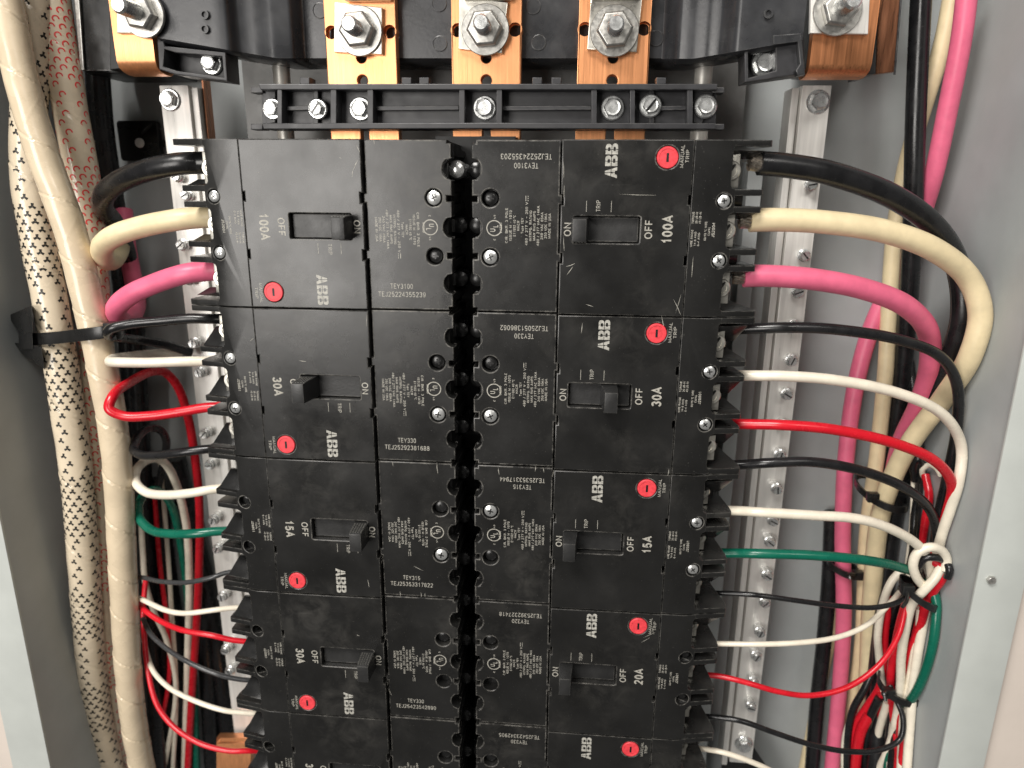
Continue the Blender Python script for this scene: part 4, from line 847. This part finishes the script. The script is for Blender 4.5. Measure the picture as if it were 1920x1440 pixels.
# ------------------------------------------------------------------ wrapped sleeves
def sleeve(pts, rad, label, m, lay, mark=None, ink=None, pitch=27.0, phase=0.0, seam=0.55):
    ST = 0.6; p = resample(catmull([P(*q) for q in pts], 24), ST); B = basis(p); n = 64
    def surf(s, th, lift=0.0):
        i = min(max(int(s / ST), 0), len(p) - 2); f = s / ST - i
        c = p[i].lerp(p[i + 1], f); t, a, b = B[i]
        ph = (s / pitch + th / (2 * math.pi) + phase + 0.05 * math.sin(s * 0.11)) % 1.0
        ph2 = (s / (pitch * 1.9) - th / (2 * math.pi) + phase * 3) % 1.0
        rr = rad + seam * (0.22 * (1 - ph) + 0.16 * max(0, 1 - ph / 0.06)) - (0.34 * seam if ph > 0.965 else 0) + 0.07 * math.sin(s * 0.21 + phase) + 0.05 * math.sin(3 * th + s * 0.3)
        rr += 0.12 * max(0, 1 - abs(ph2 - 0.5) / 0.015) + lift
        return c + (a * math.cos(th) + b * math.sin(th)) * rr
    rows = [[surf(i * ST, 2 * math.pi * k / n) for k in range(n)] for i in range(len(p) - 1)]
    o = build('wrapped_sleeve', MB().quadgrid(rows, True, False), m, smooth=60)
    tag(o, label, 'cable sleeve', 'film wrapped sleeves at left')
    if mark:
        mb = MB(); L_ = (len(p) - 2) * ST; row = 0; s = 3.0
        nacross = int(2 * math.pi * rad / lay)
        while s < L_ - 4:
            dense = math.sin(s * 0.085 + phase * 5) > 0.05
            for k in range(nacross):
                th = 2 * math.pi * (k + 0.5 * (row % 2)) / nacross
                if not dense and (k + row) % 2: continue
                jx, jy = random.uniform(-.25, .25), random.uniform(-.25, .25)
                def at(x, y): return surf(s + jy - y, th + (x + jx) / rad, 0.10)
                if mark == 'ring':
                    seg = 11; oi, oo = 1.0, 1.72
                    a0 = R(-60)
                    r1 = [at(oi * math.cos(a0 + R(250) * q / seg), oi * math.sin(a0 + R(250) * q / seg)) for q in range(seg + 1)]
                    r2 = [at(oo * math.cos(a0 + R(250) * q / seg), oo * math.sin(a0 + R(250) * q / seg)) for q in range(seg + 1)]
                    mb.quadgrid([r1, r2])
                else:
                    for q in range(3):
                        a = R(90 + 120 * q); ca, sa = math.cos(a), math.sin(a); w0, w1, l0 = 0.45, 0.85, 1.7
                        f = [(0.1 * ca + w0 * sa, 0.1 * sa - w0 * ca), (l0 * ca + w1 * 0.55 * sa, l0 * sa - w1 * 0.55 * ca), (l0 * 0.93 * ca - w1 * sa, l0 * 0.93 * sa + w1 * ca), (0.1 * ca - w0 * sa, 0.1 * sa + w0 * ca)]
                        o_ = len(mb.v); mb.v += [tuple(at(x, y)) for x, y in f]; mb.f.append((o_, o_ + 1, o_ + 2, o_ + 3))
            s += 3.9 if dense else 4.6; row += 1
        pr = build('print', mb, ink, o, smooth=0, origin=Vector([c / MM for c in o.location])); pr['kind'] = 'stuff'
    return o
sleeve([(-22, -120, 30), (10, 0, 30), (30, 100, 29), (48, 180, 28), (84, 300, 27), (121, 400, 26), (145, 480, 26), (166, 570, 26), (180, 630, 26), (194, 700, 26), (212, 800, 26), (222, 900, 26), (229, 1040, 26), (234, 1140, 27), (240, 1250, 29), (252, 1360, 33), (275, 1480, 40)], 7.4,
       'plain cream film wrapped sleeve, frontmost of the left bundle', 'film', 5, pitch=30, seam=1.0)
sleeve([(62, -120, 50), (62, 0, 48), (60, 110, 46), (54, 230, 43), (54, 330, 40), (72, 450, 37), (95, 570, 35), (114, 680, 34), (130, 790, 33), (145, 900, 33), (156, 1040, 34), (163, 1140, 36), (172, 1250, 40), (188, 1360, 45), (218, 1480, 50)], 8.4,
       'film wrapped sleeve printed with small black marks at left', 'film_b', 5.2, 'arms', 'ink_black', pitch=42, phase=0.3, seam=0.8)
sleeve([(80, -120, 56), (98, 0, 56), (118, 120, 55), (138, 240, 54), (155, 330, 54), (166, 420, 54), (174, 540, 53), (178, 640, 52), (182, 760, 51), (190, 900, 51), (196, 1100, 52), (204, 1300, 56), (225, 1480, 62)], 8.3,
       'film wrapped sleeve printed with red rings at upper left', 'film_b', 5.0, 'ring', 'ink_red', pitch=36, phase=0.7, seam=0.8)

# ------------------------------------------------------------------ cable ties and mounts
def strap(pts3, w_, t_, up=Vector((0, 0, 1))):
    """flat band along 3-D points, width along up"""
    p = catmull(pts3, 8); rows = []
    for i, q in enumerate(p):
        t = (p[min(i + 1, len(p) - 1)] - p[max(i - 1, 0)]).normalized(); nrm = t.cross(up).normalized(); u = nrm.cross(t).normalized()
        rows.append([q + u * (w_ / 2) + nrm * t_ / 2, q - u * (w_ / 2) + nrm * t_ / 2, q - u * (w_ / 2) - nrm * t_ / 2, q + u * (w_ / 2) - nrm * t_ / 2])
    return MB().quadgrid(rows, True, True)
t = empty('cable_tie_mount', P(40, 640, 60), 'black nylon saddle and band strapped round the left sleeves', 'cable tie')
build('band', strap([P(44, 640, 42), P(46, 638, 34), P(60, 636, 28), P(80, 635, 25), P(108, 633, 24), P(135, 630, 21), P(152, 628, 18), P(178, 625, 16.2), P(200, 622, 17.5), P(213, 621, 22), P(219, 622, 32)], 6.4, 1.5), 'tie', t, bevel=0.3)
q = P(207, 621, 16); build('buckle', MB().box(q.x - 3.0, q.x + 3.8, 14.6, 21.0, q.z - 4.4, q.z + 4.4), 'tie', t, bevel=0.8)
build('saddle', MB().hexa([P(14, 592, 34), P(60, 572, 22), P(62, 624, 20), P(36, 624, 28)], [P(14, 592, 42), P(60, 572, 34), P(62, 624, 34), P(36, 624, 40)]), 'tie', t, bevel=0.8)
build('saddle', MB().hexa([P(26, 642, 32), P(78, 650, 18), P(84, 692, 24), P(42, 664, 32)], [P(26, 642, 40), P(78, 650, 30), P(84, 692, 34), P(42, 664, 40)]), 'tie', t, bevel=0.8)
build('saddle_post', MB().hexa([P(34, 612, 28), P(60, 612, 22), P(62, 654, 22), P(36, 656, 28)], [P(34, 612, 42), P(60, 612, 40), P(62, 654, 40), P(36, 656, 42)]), 'tie', t, bevel=0.6)

def ring_tie(c, D, rx, ry, tilt, label, thick=1.7, head=(0.9, -0.2), tail=None):
    o3 = P(c[0], c[1], D); pts = []
    for k in range(33):
        a = 2 * math.pi * k / 32
        pts.append(o3 + Vector((rx * math.cos(a), -ry * math.sin(a), tilt * rx * math.cos(a) - 0.12 * ry * math.sin(a))))
    t = empty('cable_tie', o3, label, 'cable tie', 'black cable ties on the right hand bundle')
    rows = []
    for i in range(32):
        q = pts[i]; rd = (q - o3).normalized(); u = Vector((0, 0, 1))
        rows.append([q + u * 2.0 + rd * 0.6, q - u * 2.0 + rd * 0.6, q - u * 2.0 - rd * 0.6, q + u * 2.0 - rd * 0.6])
    rows.append(rows[0])
    build('band', MB().quadgrid(rows, True, False), 'tie', t)
    h = o3 + Vector((head[0] * rx, -ry * (1 - head[0] ** 2) ** 0.5 - 0.5 if abs(head[0]) < 1 else 0, tilt * rx * head[0]))
    build('buckle', MB().box(h.x - 3, h.x + 3, h.y - 2.2, h.y + 2.2, h.z - 2.8, h.z + 2.8), 'tie', t, bevel=0.6)
    if tail: build('tail', MB().tube(catmull([h, P(*tail[0]), P(*tail[1])], 5), 1.0, 8), 'tie', t)
    return t
ring_tie((1652, 922), 84, 13.5, 19, -0.20, 'black cable tie round the cream cables under the black wire', head=(-0.75, 0))
ring_tie((1580, 1062), 97, 9, 9, -0.30, 'black cable tie round the pink cable', head=(0.8, 0), tail=((1592, 1078, 82), (1594, 1086, 80)))
ring_tie((1722, 1112), 36, 9.5, 10, -0.55, 'black cable tie below the knot at right', head=(-0.9, 0), tail=((1700, 1126, 24), (1692, 1138, 20)))
ring_tie((1688, 1286), 48, 11.5, 13, -0.05, 'black cable tie round the small wires at lower right', head=(-0.85, 0), tail=((1658, 1300, 36), (1660, 1314, 34)))
ring_tie((1636, 1352), 92, 10, 8, -0.2, 'black cable tie low on the right hand bundle', head=(-0.2, 0))
# tie mount stuck on the back panel at upper left
t = empty('tie_mount_base', P(258, 262, 112), 'square black adhesive tie mount at upper left', 'tie mount')
q0, q1 = P(217, 226, 112), P(302, 302, 112)
cz = (q0.z + q1.z) / 2; cx = (q0.x + q1.x) / 2
build('base_plate', plate([rrect(q0.x, q1.x, q1.z, q0.z, 2.0), circle(P(262, 268, 112).x, P(262, 268, 112).z, 2.7), rrect(P(273, 0, 112).x, P(280, 0, 112).x + 0.3, P(276, 276, 112).z, P(276, 262, 112).z, 0.4)], 112, 4.5, 0.5), 'tie', t)
build('bridge', MB().hexa([P(264, 246, 105), P(284, 232, 105), P(284, 238, 105), P(268, 252, 105)], [P(264, 246, 111.8), P(284, 232, 111.8), P(284, 238, 111.8), P(268, 252, 111.8)]), 'tie', t, bevel=0.3)
build('mount_screw', MB().lathe((P(262, 268, 112).x, 113.2, P(262, 268, 112).z), (0, -1, 0), [(2.9, 0), (2.9, 1.6), (2.0, 2.1)], 18), 'alu', t)
# copper strap end at the bottom left and the black foot at the bottom right
t = empty('lower_copper_strap', P(430, 1420, 60), 'copper strap end behind the lowest left breaker', 'copper strap')
rows = []
for v, d in ((1384, 66), (1394, 58), (1406, 54), (1440, 52), (1500, 52)):
    a = P(406, v, d); b = P(470, v, d); rows.append([a, b, b + Vector((0, 5, 0)), a + Vector((0, 5, 0))])
build('strap', MB().quadgrid(rows, True, True), 'copper', t, smooth=40)
t = MB().hexa([P(1372, 1340, 86), P(1440, 1440, 86), P(1460, 1500, 86), P(1340, 1500, 86)], [P(1372, 1340, 110), P(1440, 1440, 110), P(1460, 1500, 110), P(1340, 1500, 110)])
tag(build('bar_support', t, 'case_dark', bevel=0.8), 'black plastic support under the right terminal bar end', 'support')
